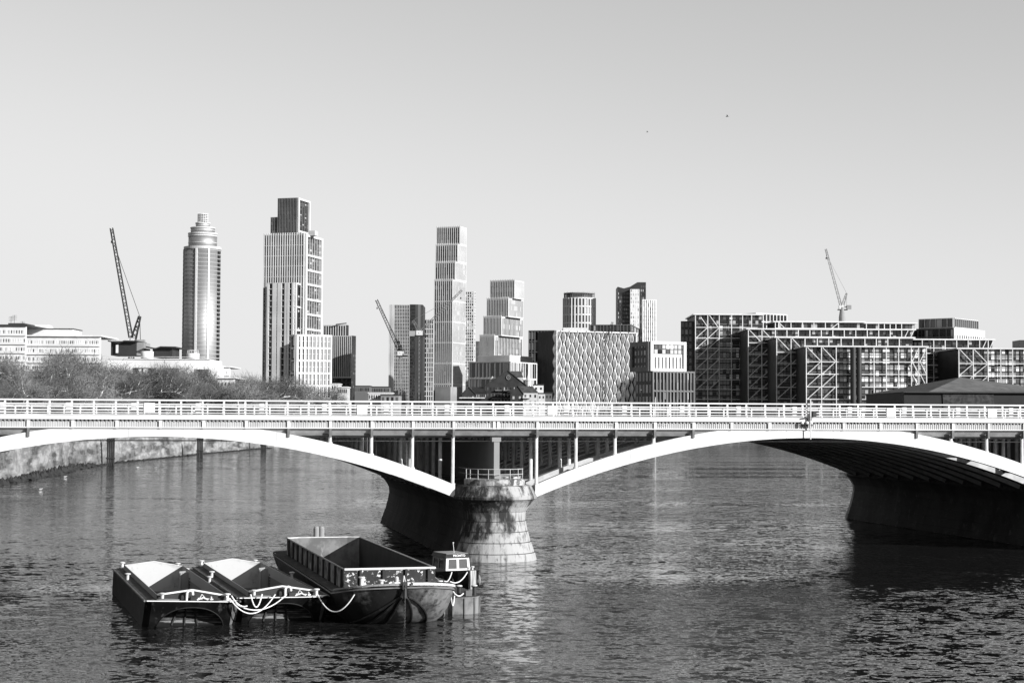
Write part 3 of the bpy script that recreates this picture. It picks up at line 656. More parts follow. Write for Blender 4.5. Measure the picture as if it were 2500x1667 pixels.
# floating pontoon between the big barge and the workboat
pt = empty('mooring_pontoon', (-2.75, 104.3, 0), 'low grey floating pontoon with a ribbed rounded end and short bollards beside the big barge', 'pontoon', rz=R(15))
PL = [(-1.45, 12.5), (-1.45, .9), (-1.25, .45), (-.8, .12), (-.1, 0), (.55, .15), (.95, .55), (1.1, 1.3), (1.1, 12.5)]
mb = MB()
for a, b in zip(PL, PL[1:]): mb.poly([(a[0], a[1], -.5), (b[0], b[1], -.5), (b[0], b[1], 1.05), (a[0], a[1], 1.05)])
mb.poly([(PL[-1][0], 12.5, -.5), (PL[0][0], 12.5, -.5), (PL[0][0], 12.5, 1.05), (PL[-1][0], 12.5, 1.05)])
mb.build('hull', two_scale('pontoon_plating', .30, .20, .42, .9, 2.4, stretch2=(1, 1, .4), t2=(.58, .7)), pt)
mb = MB(); mb.poly([(x*1.02, y, 1.052) for x, y in PL]); mb.build('deck', mat('pontoon_deck', .07, .12, 1.5, .8), pt)
for x, y in PL[1:8]:
    mb = MB(); mb.beam((x*1.03, y-.03, -.45), (x*1.03, y-.03, 1.0), .07, .07); mb.build('fender_strip', mid_paint, pt)
for x, y, h in ((-.55, 5.0, .42), (-.1, 1.5, .45), (.75, 1.0, .5), (-1.2, 10, .4)):
    mb = MB(); mb.lathe((x, y, 1.05), [(.13, 0), (.13, h), (.2, h+.02), (.2, h+.09)], 12); mb.build('bollard', conc_d, pt)
    mb = MB(); mb.lathe((x, y, 1.05+h+.09), [(.2, 0), (.18, .05), (.05, .07)], 12); mb.build('bollard_cap', white_old, pt)
for q in ((.1, .5, .55, .9, 1.055, 1.38), (.6, .95, 1.9, 2.2, 1.055, 1.3)): mb = MB(); mb.box(*q); mb.build('deck_box', mid_paint, pt)
# workboat
wb_ = empty('workboat', (-2.72, 118.2, 0), 'small black workboat with a white-framed wheelhouse and tyre fenders, named on its roof board', 'boat', rz=R(27))
# local: -y is forward (towards the camera), x to the right
def workboat(root):
    n = 14; L = 8.5; W = 1.5
    def P(t, k):    # t along from bow 0 to stern 1 ; k level
        y = L*t; w = W*(1-(1-min(1, t/.42))**2.4)**.6; z = (1.42-.45*min(1, t*1.8), .5, -.3)[k]; ins = (0, .1, .35)[k]; return max(.02, w-ins*min(1, t*4)), y + (0, .12, .35)[k]*(1-t), z
    mb = MB(); nn = n+1
    for sgn in (-1, 1):
        base = len(mb.v)
        for k in range(3):
            for i in range(nn): w, y, z = P(i/n, k); mb.v.append((sgn*w, y, z))
        for k in range(2):
            for i in range(n):
                q = (base+k*nn+i, base+k*nn+i+1, base+(k+1)*nn+i+1, base+(k+1)*nn+i); mb.f.append(q if sgn > 0 else q[::-1]); mb.m.append(0)
    mb.poly([(-P(1, 0)[0], L, P(1, 0)[2]), (P(1, 0)[0], L, P(1, 0)[2]), (P(1, 2)[0], L, -.3), (-P(1, 2)[0], L, -.3)])
    mb.build('hull', black, root)
    mb = MB()
    for i in range(n):
        w0, y0, z0 = P(i/n, 0); w1, y1, z1 = P((i+1)/n, 0); mb.poly([(-w0*.98, y0, z0-.06), (w0*.98, y0, z0-.06), (w1*.98, y1, z1-.06), (-w1*.98, y1, z1-.06)])
    mb.build('deck', mid_paint, root)
    mb = MB()
    for sgn in (-1, 1): mb.tube([(sgn*P(i/n, 0)[0], P(i/n, 0)[1], P(i/n, 0)[2]) for i in range(nn)], .05, 6)
    mb.build('gunwale', dark_paint, root)
    mb = MB(); mb.box(-.22, .22, -.2, .12, .1, 1.44); 
    mb.build('stem_post', mat('bare_timber', .3, .5, 2.0, .8, stretch=(5, 5, .5)), root)
    for x, y in ((-.1, .4), (.45, .9)): bitt(x, y, 1.33, root, r=.07, h=.22)
    # wheelhouse
    x0, x1, y0, y1, z0, z1 = -.98, .98, 2.3, 4.7, .95, 2.15; tp = .09
    mb = MB(); B = [(x0, y0), (x1, y0), (x1, y1), (x0, y1)]; T = [(x0+tp, y0+.1), (x1-tp, y0+.1), (x1-tp, y1), (x0+tp, y1)]
    # cabin made of sill, posts and head so the panes sit in real openings
    def lp(i, t, z): f = (z-z0)/(z1-z0); a = B[i]; b = B[(i+1) % 4]; c = T[i]; d = T[(i+1) % 4]; p = (a[0]+(b[0]-a[0])*t, a[1]+(b[1]-a[1])*t); q = (c[0]+(d[0]-c[0])*t, c[1]+(d[1]-c[1])*t); return (p[0]+(q[0]-p[0])*f, p[1]+(q[1]-p[1])*f, z)
    fr = MB(); pn = []
    openings = {0: [(.10, .45), (.55, .90)], 1: [(.1, .45), (.55, .92)], 2: [(.1, .45), (.55, .9)], 3: [(.08, .42), (.5, .9)]}
    zl, zh = z0+.42, z1-.12
    for i in range(4):
        m = 0 if i == 0 else (1 if i == 3 else 0)
        cuts = [0] + [v for o in openings[i] for v in o] + [1]
        fr.poly([lp(i, 0, z0), lp(i, 1, z0), lp(i, 1, zl), lp(i, 0, zl)], m); fr.poly([lp(i, 0, zh), lp(i, 1, zh), lp(i, 1, z1), lp(i, 0, z1)], m)
        for a, b in zip(cuts[0::2], cuts[1::2]): fr.poly([lp(i, a, zl), lp(i, b, zl), lp(i, b, zh), lp(i, a, zh)], m)
        for a, b in openings[i]: pn.append([lp(i, a, zl), lp(i, b, zl), lp(i, b, zh), lp(i, a, zh)])
    wh = fr.build('wheelhouse', [white, conc_m], root)
    for k, q in enumerate(pn):
        c = sum((Vector(p) for p in q), Vector())/4; cen = Vector((0, 3.5, c.z)); pm_ = MB(); pm_.poly([Vector(p) + (cen-c).normalized()*.03 for p in q]); pm_.build('window', glass_m if k < 2 else glass_d, wh)
    rf = MB(); rf.hexa([(x0-.02, y0-.02, z1), (x1+.02, y0-.02, z1), (x1+.02, y1+.1, z1), (x0-.02, y1+.1, z1), (x0+.12, y0+.16, z1+.26), (x1-.12, y0+.16, z1+.26), (x1-.12, y1, z1+.26), (x0+.12, y1, z1+.26)]); rf.build('roof', dark_paint, wh)
    rt = MB(); rt.box(x0+.13, x1-.13, y0+.17, y1-.02, z1+.26, z1+.29); rt.build('roof_top', conc_m, wh)
    cu = bpy.data.curves.new('name_lettering', 'FONT'); cu.body = 'PRONTO'; cu.size = .23; cu.align_x = 'CENTER'; cu.align_y = 'CENTER'; cu.extrude = .006; cu.offset = .006
    to = bpy.data.objects.new('tmp_text', cu); col.objects.link(to); dg = bpy.context.evaluated_depsgraph_get(); me = bpy.data.meshes.new_from_object(to.evaluated_get(dg)); bpy.data.objects.remove(to)
    me.materials.clear(); me.materials.append(white); lt = bpy.data.objects.new('name_lettering', me); col.objects.link(lt); lt.parent = wh
    lt.rotation_euler = (R(90-27.8), 0, 0); lt.location = (.1, y0+.045, z1+.13)
    aa = MB(); aa.tube([(.0, y0+.7, z1+.29), (-.08, y0+.7, z1+.95)], .02, 6); aa.lathe((-.08, y0+.7, z1+.95), [(.02, 0), (.06, .04), (.04, .1)], 8); aa.build('aerial', white_old, root)
    for x, y in ((.95, 1.1), (1.22, 2.0)):
        t = MB(); ring = []
        for k in range(17): a = 2*math.pi*k/16; ring.append((x + .55*math.cos(a)*.26*.45+.1, y + .26*math.cos(a), .62+.3*math.sin(a)))
        t.tube(ring, .085, 8, cap=False); t.build('tyre_fender', conc_m, root)
    for x, y in ((-1.0, 1.3), (-1.3, 2.2)):
        t = MB(); ring = []
        for k in range(17): a = 2*math.pi*k/16; ring.append((x - .1*math.cos(a)-.08, y + .24*math.cos(a), .62+.3*math.sin(a)))
        t.tube(ring, .08, 8, cap=False); t.build('tyre_fender', dark_paint, root)
workboat(wb_)
# ---- mooring ropes
def rope(p, q, sag, r, label='', n=16, name='mooring_rope', side=0.0):
    p = Vector(p); q = Vector(q); mb = MB(); pts = []
    for k in range(n+1):
        t = k/n; v = p.lerp(q, t); v.z -= 4*sag*t*(1-t); v.y += 4*side*t*(1-t); pts.append(v)
    mb.tube(pts, r, 6); o = mb.build(name, rope_m, None, org=p); tag(o, label, 'rope', 'pale mooring ropes'); return o
A_r = at(556, 1457, 98.1); B_l = at(668, 1449, 99.8)
rope(at(560, 1459, 97.4), at(672, 1450, 98.8), 1.0, .036, 'lowest of the slack pale ropes between the two hopper barge bows')
rope(at(552, 1455, 97.6), at(700, 1450, 99.1), .85, .036, 'slack pale rope just above the lowest one between the two hopper barge bows')
rope(at(565, 1453, 97.6), at(604, 1478, 97.9), .25, .04, 'short looped pale rope hanging at the right bow corner of the leftmost barge')
rope(at(612, 1450, 98.3), at(640, 1449, 98.6), .75, .04, 'short looped pale rope hanging at the left bow corner of the middle barge')
rope(at(776, 1451, 99.6), at(876, 1431, 98.0), 1.15, .036, side=-.6, label= 'long slack pale rope from the middle barge to the big barge bow')
rope(at(448, 1383, 118.0), at(499, 1373, 120.0), .3, .036, 'pale rope joining the far ends of the two hopper barges')
rope(at(1103, 1396, 118.5), at(1086, 1418, 110.0), .25, .04, 'pale rope from the wheelhouse front down to the pontoon bollard')
rope(at(1142, 1394, 118.4), at(1100, 1419, 109.5), .35, .04, 'pale rope curving from the workboat bow to the pontoon bollard')
rope(at(1100, 1419, 109.5), at(1062, 1409, 113.0), .15, .036, 'pale rope lying from the pontoon bollard towards the big barge side')
rope(at(1104, 1439, 101.4), at(1131, 1448, 104.6), .25, .04, 'pale rope from the big barge shoulder to the ribbed pontoon end')
rope(at(1100, 1440, 101.3), at(1110, 1450, 102.6), .8, .035, 'pale rope loop hanging at the shoulder of the big barge by the pontoon')
rope(at(643, 1366, 125.0), at(672, 1350, 127.5), .25, .036, 'dark-side rope from the far end of the middle barge up to the big barge stern')
rope(at(905, 1450, 98.6), at(955, 1420, 101.2), .036, .035, 'short taut rope across the big barge foredeck')
# ================================================================ BUILDINGS
G0 = LANDZ
PANES = [glass_d, glass_m, glass_l, glass_w]
class Bld:
    def __init__(s, name, px, Y, label, cat='building', group=None):
        p = at(px, 985, Y); s.o = Vector((p.x, Y, G0)); s.root = empty(name, s.o, label, cat, group); s.cells = []; s.r = random.Random(int(px*7+Y)); s.meshes = {}
    def part(s, mb, name, m, smooth=False): return mb.build(name, m, s.root, s.o, smooth)
    def foot(s, xl, xc, xr, Y, al):
        """corner seen at xc; left face runs back to xl, right face back to xr"""
        P = at(xc, 950, Y); P.z = 0; dl = Vector((-math.cos(al), math.sin(al), 0)); dr = Vector((math.sin(al), math.cos(al), 0))
        kl = ray(xl, 950); kl = kl.x/kl.y; kr = ray(xr, 950); kr = kr.x/kr.y
        L = (kl*P.y-P.x)/(dl.x-kl*dl.y); den = dr.x-kr*dr.y
        W = (kr*P.y-P.x)/den if abs(den) > 1e-6 else 25.0
        if xr <= xc + .5 or W <= 0 or W > 150: W = 25.0
        if xl >= xc - .5: L = 20.0
        A = P + dl*L; B = P + dr*W; C = A + dr*W; return P, A, B, C
    def block(s, xl, xc, xr, yt, yb, Y, al, m, name='wall', depth=None):
        P, A, B, C = s.foot(xl, xc, xr, Y, al)
        zt = at(xc, yt, P.y).z; zb = G0-.5 if yb is None else at(xc, yb, P.y).z
        if depth: B = P + (B-P).normalized()*depth; C = A + (B-P)
        mb = MB(); mb.prism([(P.x, P.y), (B.x, B.y), (C.x, C.y), (A.x, A.y)], zb, zt); s.part(mb, name, m)
        return P, A, B, zb, zt
    def fins(s, A, B, zb, zt, cols, rows, vw, hw, dep, m, name='facade_frame', top=0.0, ws=None, hs=None):
        """A->B seen from outside goes left to right"""
        d = (B-A); L = d.length; d.normalize(); n = Vector((d.y, -d.x, 0)); mb = MB()
        fx = [i/cols for i in range(cols+1)] if ws is None else ws; fz = [i/rows for i in range(rows+1)] if hs is None else hs
        for f in fx:
            c = A + d*(vw/2 + (L-vw)*f); a = c - d*(vw/2); b = c + d*(vw/2); q = n*dep
            mb.hexa([(a+q).to_tuple()[:2]+(zb,), (b+q).to_tuple()[:2]+(zb,), b.to_tuple()[:2]+(zb,), a.to_tuple()[:2]+(zb,), (a+q).to_tuple()[:2]+(zt+top,), (b+q).to_tuple()[:2]+(zt+top,), b.to_tuple()[:2]+(zt+top,), a.to_tuple()[:2]+(zt+top,)])
        if hw > 0:
            q = n*dep*.85; e = d*.03
            for f in fz:
                z = zb + hw/2 + (zt-zb-hw)*f; a = A+e; b = B-e
                mb.hexa([(a+q).to_tuple()[:2]+(z-hw/2,), (b+q).to_tuple()[:2]+(z-hw/2,), b.to_tuple()[:2]+(z-hw/2,), a.to_tuple()[:2]+(z-hw/2,), (a+q).to_tuple()[:2]+(z+hw/2,), (b+q).to_tuple()[:2]+(z+hw/2,), b.to_tuple()[:2]+(z+hw/2,), a.to_tuple()[:2]+(z+hw/2,)])
        return s.part(mb, name, m)
    def windows(s, A, B, zb, zt, cols, rows, fw=.6, fh=.6, mix=(6, 2, 1, 0), skip=0.0, x0=0.0, x1=1.0, dz=0.5):
        d = (B-A); L = d.length; d.normalize(); n = Vector((d.y, -d.x, 0)); ang = math.atan2(d.y, d.x); cw = L*(x1-x0)/cols; chh = (zt-zb)/rows
        for i in range(cols):
            for j in range(rows):
                if s.r.random() < skip: continue
                c = A + d*(L*x0 + cw*(i+.5)) + n*.12; c.z = zb + chh*(j+dz); k = s.r.choices(range(4), mix)[0]
                s.cells.append((cw*fw, chh*fh, c, ang, k))
    def done(s, cap=100):
        if not s.cells: return s.root
        r = random.Random(1); cells = sorted(s.cells, key=lambda c: (-round(c[0]*c[1], 1), -c[2].z)); ind = cells[:cap]; rest = cells[cap:]
        for w, h, c, ang, k in ind:
            key = (round(w, 2), round(h, 2), k)
            if key not in s.meshes:
                mb = MB(); mb.quad((-w/2, 0, -h/2), (w/2, 0, -h/2), (w/2, 0, h/2), (-w/2, 0, h/2)); me = mb.build('window', PANES[k]); s.meshes[key] = me; o = me
            else:
                o = s.meshes[key].copy(); col.objects.link(o)
            o.parent = s.root; o.location = c - s.o; o.rotation_euler = (0, 0, ang)
        if rest:
            mb = MB()
            for w, h, c, ang, k in rest:
                d = Vector((math.cos(ang), math.sin(ang), 0))*(w/2); u = Vector((0, 0, h/2)); mb.quad(c-d-u, c+d-u, c+d+u, c-d+u, k)
            tag(s.part(mb, 'window', PANES), kind='stuff')
        return s.root
wht = mat('white_cladding', .64, .58, .06, .6)
lgt = mat('light_cladding', .5, .58, .06, .65)
gry = mat('grey_cladding', .2, .26, .08, .6)
drk = mat('dark_facade', .045, .065, .1, .5)
blk = mat('blackish_facade', .018, .03, .1, .5)
def stripes(b, A, B, zb, zt, cols, vw, dep, m, bands=(), hw=.8, mix=(5, 3, 1, 0), top=0.0, fw=.7, rows=None):
    b.fins(A, B, zb, zt, cols, 1, vw, hw, dep, m, top=top, hs=[(z-zb)/(zt-zb) for z in bands] if bands else [0, 1])
    rows = rows or max(1, int((zt-zb)/3.4)); b.windows(A, B, zb, zt, cols, rows, fw, .78, mix)
# ---- cylindrical glass tower with a stepped crown
def round_tower():
    Y = 1400; b = Bld('glass_tower', 491, Y, 'tall round glass tower with a stepped crown, second landmark from the left crane'); c = at(491, 900, Y+22); sc = (Y+22)/F
    def Z(y): return at(491, y, Y).z
    R0 = 44*sc
    body = MB(); body.lathe((c.x, c.y, 0), [(R0, G0), (R0, Z(604))], 48); b.part(body, 'curtain_wall', mat('tower_glass', .5, .42, .03, rough=.62, metal=.9), True)
    fl = MB(); z = G0+2
    while z < Z(606): fl.lathe((c.x, c.y, z), [(R0-.2, 0), (R0+.35, 0), (R0+.35, .28), (R0-.2, .28)], 48, a0=math.pi*.98, a1=math.pi*2.02); z += 3.5
    b.part(fl, 'floor_line', lgt)
    for deg, w, m in ((262, 1.4, white_old), (300, .5, white_old), (192, .6, conc_m)):
        a = R(deg); p = Vector((c.x+R0*math.cos(a), c.y+R0*math.sin(a), 0)); t = Vector((-math.sin(a), math.cos(a), 0)); nn = Vector((math.cos(a), math.sin(a), 0)); f = MB(); f.beam(p+nn*.3+Vector((0, 0, G0)), p+nn*.3+Vector((0, 0, Z(604))), w if abs(math.sin(a)) > .5 else 1.2, 1.6, up=t); b.part(f, 'vertical_fin', m)
    # balcony stacks on both flanks
    for deg, m in ((183, drk), (342, drk)):
        g = MB(); z = G0+3
        while z < Z(612): g.lathe((c.x, c.y, z), [(R0-.1, 0), (R0+1.0, 0), (R0+1.0, 1.9), (R0-.1, 1.9)], 4, a0=R(deg-7), a1=R(deg+7)); z += 3.5
        b.part(g, 'balcony', m)
    tiers = [(34.5, 606, 570), (34.5, 570, 564), (29, 564, 550), (17, 550, 538)]
    for i, (r, yb, yt) in enumerate(tiers):
        t = MB(); t.lathe((c.x, c.y, 0), [(r*sc, Z(yb)), (r*sc, Z(yt))], 40); b.part(t, 'crown_tier', MATS['tower_glass'], True)
        t = MB(); t.lathe((c.x, c.y, Z(yt)-.6), [(r*sc, 0), (r*sc+.5, 0), (r*sc+.5, .9), (r*sc, .9)], 40); t.lathe((c.x, c.y, (Z(yt)+Z(yb))/2), [(r*sc, 0), (r*sc+.3, 0), (r*sc+.3, .4), (r*sc, .4)], 40); b.part(t, 'crown_ring', white_old)
    t = MB()
    for k in range(14):
        a = 2*math.pi*k/14; t.tube([(c.x+12.5*sc*math.cos(a), c.y+12.5*sc*math.sin(a), Z(538)), (c.x+12.5*sc*math.cos(a), c.y+12.5*sc*math.sin(a), Z(513))], .3, 4)
    for y in (517, 521, 525, 529, 533): t.lathe((c.x, c.y, Z(y)), [(12*sc, 0), (13.4*sc, 0), (13.4*sc, .5), (12*sc, .5)], 14)
    b.part(t, 'crown_lattice', white_old); t = MB(); t.lathe((c.x, c.y, 0), [(6*sc, Z(538)), (6*sc, Z(520))], 12); b.part(t, 'crown_core', white_old)
    r = MB(); r.lathe((c.x, c.y, Z(604)), [(R0-1, 0), (R0+.6, 0), (R0+.6, 2.2), (R0-1, 2.2)], 48); b.part(r, 'parapet', lgt)
round_tower()
# ---- tallest stepped tower
def stepped_tower():
    Y = 1440; b = Bld('residential_tower', 715, Y, 'tallest tower, stepped at its top, with white vertical fins and a framed right face'); al = R(16)
    P, A, B, zb, zt = b.block(641, 740, 781, 572, None, Y, al, drk)
    hz = [at(740, y, Y).z for y in (572, 620, 657, 692, 729, 766, 803)]
    b.fins(A, P, zb, zt, 17, 18, .75, .5, 1.2, wht, top=1.5); b.windows(A, P, zb, zt, 17, 58, .55, .8, (8, 2, 1, 0))
    b.fins(P, B, zb, zt, 1, 1, 2.6, 1.8, 1.8, wht, hs=[(z-zb)/(zt-zb) for z in hz]); b.fins(P, B, zb, zt, 7, 1, .5, 0, .7, lgt); b.windows(P, B, zb, zt, 7, 58, .8, .75, (4, 5, 1, 0))
    P, A, B, zb, zt = b.block(657, 681, 722, 530, 572, Y+8, al, drk, 'upper_wall'); stripes(b, A, P, zb, zt, 5, .5, .8, gry); b.fins(P, B, zb, zt, 1, 2, 1.8, 1.4, 1.5, wht); b.fins(P, B, zb, zt, 5, 1, .4, 0, .6, lgt)
    P, A, B, zb, zt = b.block(674, 721, 750, 483, 575, Y+3, al, drk, 'top_wall'); stripes(b, A, P, zb, zt, 12, .5, .9, gry); b.fins(P, B, zb, zt, 1, 1, 2.0, 1.6, 1.6, wht, hs=[0, .1, 1]); b.fins(P, B, zb, zt, 5, 1, .4, 0, .6, gry); b.windows(P, B, zb, zt, 5, 20, .6, .7)
    P, A, B, zb, zt = b.block(749, 765, 773, 563, 575, Y+6, al, lgt, 'roof_plant')
    P, A, B, zb, zt = b.block(651, 718, 741, 690, None, Y-9, al, drk, 'lower_wall')
    b.fins(A, P, zb, zt, 7, 24, 1.9, .5, 1.8, wht, ws=[.0, .22, .30, .42, .50, .70, .80, .98]); b.windows(A, P, zb, zt, 12, 48, .6, .75, (8, 2, 1, 0))
    b.fins(P, B, zb, zt, 1, 6, 1.6, 1.4, 1.2, wht); b.windows(P, B, zb, zt, 4, 48, .6, .7)
    P, A, B, zb, zt = b.block(641, 650, 660, 698, None, Y+10, al, gry, 'side_wall'); b.fins(A, P, zb, zt, 1, 40, 1, .5, .8, wht)
    b.done()
stepped_tower()
def grid_building(name, xl, xc, xr, yt, Y, al, lab, lc, lr, wall, frame, vw, hw, dep, rows, rcols=None, mix=(6, 2, 1, 0), group=None, rframe=None, yb=None, rwall=None):
    b = Bld(name, (xl+xr)/2, Y, lab, group=group); P, A, B, zb, zt = b.block(xl, xc, xr, yt, yb, Y, al, wall)
    if lc: b.fins(A, P, zb, zt, lc, rows, vw, hw, dep, frame); b.windows(A, P, zb, zt, lc, rows, .62, .66, mix)
    if rcols: b.fins(P, B, zb, zt, rcols, rows, vw, hw, dep, rframe or frame); b.windows(P, B, zb, zt, rcols, rows, .62, .66, mix)
    return b, P, A, B, zb, zt
# white block in front of it
b, P, A, B, zb, zt = grid_building('apartment_block', 711, 722, 809, 816, 1330, R(68), 'white gridded apartment block at the right foot of the tallest tower', 1, 7, drk, wht, 1.3, 1.6, 1.1, 7, 9, (5, 4, 1, 0)); b.fins(P, B, zb, zt, 18, 14, .5, .4, .5, wht); b.done()
# dark striped pair
b = Bld('office_block', 828, 1380, 'dark office block with pale vertical stripes right of the white gridded block'); P, A, B, zb, zt = b.block(788, 843, 850, 793, None, 1400, R(15), drk, 'rear_wall'); b.fins(A, P, zb, zt, 9, 1, .6, .8, .4, wht)
P, A, B, zb, zt = b.block(809, 857, 868, 819, None, 1370, R(20), drk, 'front_wall'); b.fins(A, P, zb+38, zt, 10, 1, .5, .8, .3, wht, 'pale_fin'); b.windows(A, P, zb, zb+38, 10, 10, .5, .5, (6, 3, 0, 0)); b.windows(P, B, zb, zt, 3, 20, .5, .5, (6, 1, 0, 0))
m_ = MB(); p = at(820, 792, 1400); q = at(846, 789, 1400); m_.beam(p, q, .8); b.part(m_, 'cleaning_rig', drk); b.done()
# left tower of the central group, grid face and dark curved flank
b = Bld('apartment_tower', 990, 1150, 'broad gridded tower with a dark rounded right flank, leftmost of the central cluster'); P, A, B, zb, zt = b.block(949, 999, 1004, 744, None, 1150, R(6), drk)
b.fins(A, P, zb, zt, 12, 34, .42, .5, .6, mat('bronze_frame', .42, .5, .1, .6)); b.windows(A, P, zb, zt, 12, 34, .62, .62, (6, 3, 1, 0)); b.fins(A, A.lerp(P, .24), zb, zt, 3, 1, 1.6, .8, 1.2, lgt, 'pale_fin')
mb = MB(); zt2 = at(1016, 744, 1155).z; pts = [(at(999.5, 900, 1151).x, 1151)] + [(at(1033, 900, 1162).x - 5 + 5*math.cos(a), 1156 + 5*math.sin(a)) for a in (-1.57, -1.2, -.8, -.4, 0)] + [(at(1033, 900, 1162).x, 1185), (at(999.5, 900, 1151).x, 1185)]
mb.prism(pts, G0, zt2); b.part(mb, 'dark_flank', drk); d = Vector((pts[1][0], pts[1][1], 0)); b.windows(Vector((pts[0][0], pts[0][1], 0)), d, G0, zt2, 7, 36, .5, .5, (8, 2, 0, 0)); b.done()
b, *_ = grid_building('apartment_block', 1030, 1058, 1061, 779, 1300, R(8), 'small gridded block squeezed between the dark-flanked tower and the tall white stepped tower', 5, 0, drk, wht, .55, .6, .4, 22, 1, (8, 1, 1, 0)); b.done()
# tall white stepped tower
def stacked(name, tiers, Y, al, lab, lcols, rcols, base, bandh, mixl=(7, 3, 1, 0), bright=wht):
    b = Bld(name, tiers[0][1], Y, lab)
    for i, (xl, xc, xr, yt, yb) in enumerate(tiers):
        yy = Y + 3.0*(len(tiers)-1-i); P, A, B, zb, zt = b.block(xl, xc, xr, yt, yb, yy, al, drk, 'tier_wall')
        nb = max(1, round((zt-zb)/bandh)); k = lcols-i if i < len(tiers)-1 else lcols-i+1
        b.fins(A, P, zb, zt, k, nb, .42, .9, .5, bright, top=.8); b.windows(A, P, zb, zt, k, max(2, int((zt-zb)/3.5)), .6, .75, mixl)
        b.fins(P, B, zb, zt, (rcols+i)*2, nb, .55, .7, .35, bright); b.windows(P, B, zb, zt, (rcols+i)*2, max(2, int((zt-zb)/3.5)), .7, .7, (3, 5, 1, 0))
    return b
b = stacked('residential_tower', [(1064, 1121, 1136, 553, 597), (1062, 1116, 1136, 596, 640), (1061, 1110, 1136, 639, 684), (1059, 1104, 1135, 683, None)], 1170, R(22), 'tall slim white tower stepping back four times beside the round-flanked tower', 11, 5, None, 14.5)
P, A, B, zb, zt = b.block(1062, 1100, 1128, 944, None, 1158, R(22), conc_m, 'podium'); b.done()
b, *_ = grid_building('apartment_tower', 1134, 1156, 1159, 711, 1290, R(5), 'narrow gridded tower standing directly behind the right edge of the slim white tower', 4, 0, drk, wht, .5, .6, .4, 46, 1, (4, 2, 4, 2)); b.done()
b, *_ = grid_building('apartment_block', 1161, 1168, 1170, 833, 1300, R(5), 'thin dark sliver of a block in the gap left of the shorter stepped tower', 2, 0, drk, gry, .5, .5, .5, 16, 1, (6, 1, 0, 0)); b.done()
b = stacked('residential_tower', [(1196, 1256, 1277, 684, 729), (1188, 1241, 1276, 728, 774), (1180, 1224, 1275, 773, 820), (1171, 1207, 1274, 819, None)], 1060, R(27), 'shorter white tower widening downwards in four steps above a white box', 14, 6, None, 14.0)
P, A, B, zb, zt = b.block(1167, 1244, 1299, 867, None, 1000, R(27), lgt, 'plant_box'); b.fins(A, P, zb, zt, 40, 1, .25, .4, .25, lgt); b.fins(P, B, zb, zt, 1, 1, .6, .6, .3, white); b.done()
b = Bld('office_block', 1230, 960, 'mid-rise block with irregular upright windows under the white box, behind the dark gabled houses'); P, A, B, zb, zt = b.block(1144, 1246, 1310, 882, None, 960, R(25), lgt)
for (A_, B_, m2, mx) in ((A, P, conc_m, (8, 2, 0, 0)), (P, B, white, (3, 4, 3, 1))):
    H_ = (zt-zb)/4
    for j in range(4):
        d = (B_-A_); L = d.length; x = .02
        while x < .95:
            w = b.r.choice((.035, .06, .09)); w = min(w, .97-x); c = A_ + d*(x+w/2) + Vector((d.y, -d.x, 0)).normalized()*.15; c.z = zb+H_*(j+.5); b.cells.append((L*w, H_*.88, c, math.atan2(d.y, d.x), b.r.choices(range(4), mx)[0])); x += w+b.r.choice((.02, .035))
    b.fins(A_, B_, zb, zt, 1, 4, .8, .6, .3, m2)
b.done()
b, *_ = grid_building('apartment_block', 1290, 1352, 1360, 806, 1130, R(14), 'dark balconied block peeping out left of the cube with scalloped sails', 8, 0, blk, gry, .3, .5, .7, 9, 1, (6, 2, 2, 0)); b.done()
# ---- cube with scalloped sails
def sail_cube():
    Y = 1000; al = R(68); b = Bld('embassy_cube', 1450, Y, 'large cube clad in rows of pale scalloped fabric sails')
    P, A, B, zb, zt = b.block(1312, 1354, 1551, 807, None, Y, al, drk)
    side = mat('pleated_screen', .10, .26, .8, .7, stretch=(9, 9, .15), lo2=.35, hi2=.65); mb = MB(); d = (P-A); dd = d.normalized(); n = Vector((dd.y, -dd.x, 0)); L = d.length; k = 0; x = 0
    while x < L-.3: 
        a = A + dd*x + n*.05; mb.box(a.x, a.x+.12, a.y-.3, a.y, zb, zt, 0); x += 1.1
    b.part(mb, 'pleated_screen', side)
    d = (B-P); L = d.length; d.normalize(); n = Vector((d.y, -d.x, 0)); NC = 19; NR = 7; cw = L/NC; rh = (at(1450, 806, Y).z-at(1450, 981, Y).z)/5.62
    sm = mat('sail_fabric', .7, .6, .3, .6)
    for i in range(NC+1):
        for j in range(-1, 7):
            zc = zt - rh*(j + (.5 if i % 2 else 0.0)) ; m_ = MB(); U, V = 6, 10; base = 0
            if zc-rh/2 < zb-3 or zc-rh/2 > zt: 
                if zc-rh > zt: continue
            for v in range(V+1):
                tz = v/V; z = zc - rh*tz; wdt = .22 + .78*math.sin(math.pi*tz)**1.25
                for u in range(U+1):
                    tu = u/U*2-1; bulge = .25 + 2.6*(math.sin(math.pi*tz)**1.1)*(1-abs(tu))*.9
                    p = P + d*(cw*(i) + tu*cw*.98*wdt*.55*1.0) + n*(.3+bulge); m_.v.append((p.x, p.y, max(zb, min(zt, z))))
            for v in range(V):
                for u in range(U):
                    q = v*(U+1)+u; z0 = zc - rh*v/V; z1 = zc - rh*(v+1)/V
                    if z1 >= zt or z0 <= zb: continue
                    m_.f.append((q, q+U+1, q+U+2, q+1)); m_.m.append(0)
            if m_.f: b.part(m_, 'fabric_sail', sm)
    b.fins(P, B, zb, zt, 1, 1, .6, .7, 2.6, white_old); b.windows(P, B, zb, zt, 19, 14, .7, .8, (5, 3, 2, 0))
    r_ = MB(); a = at(1375, 800, Y+15); c = at(1437, 800, Y+15); r_.prism([(a.x, Y+15), (c.x, Y+15), (c.x, Y+40), (a.x, Y+40)], zt, zt+2.6); b.part(r_, 'roof_plant', white_old)
    b.done()
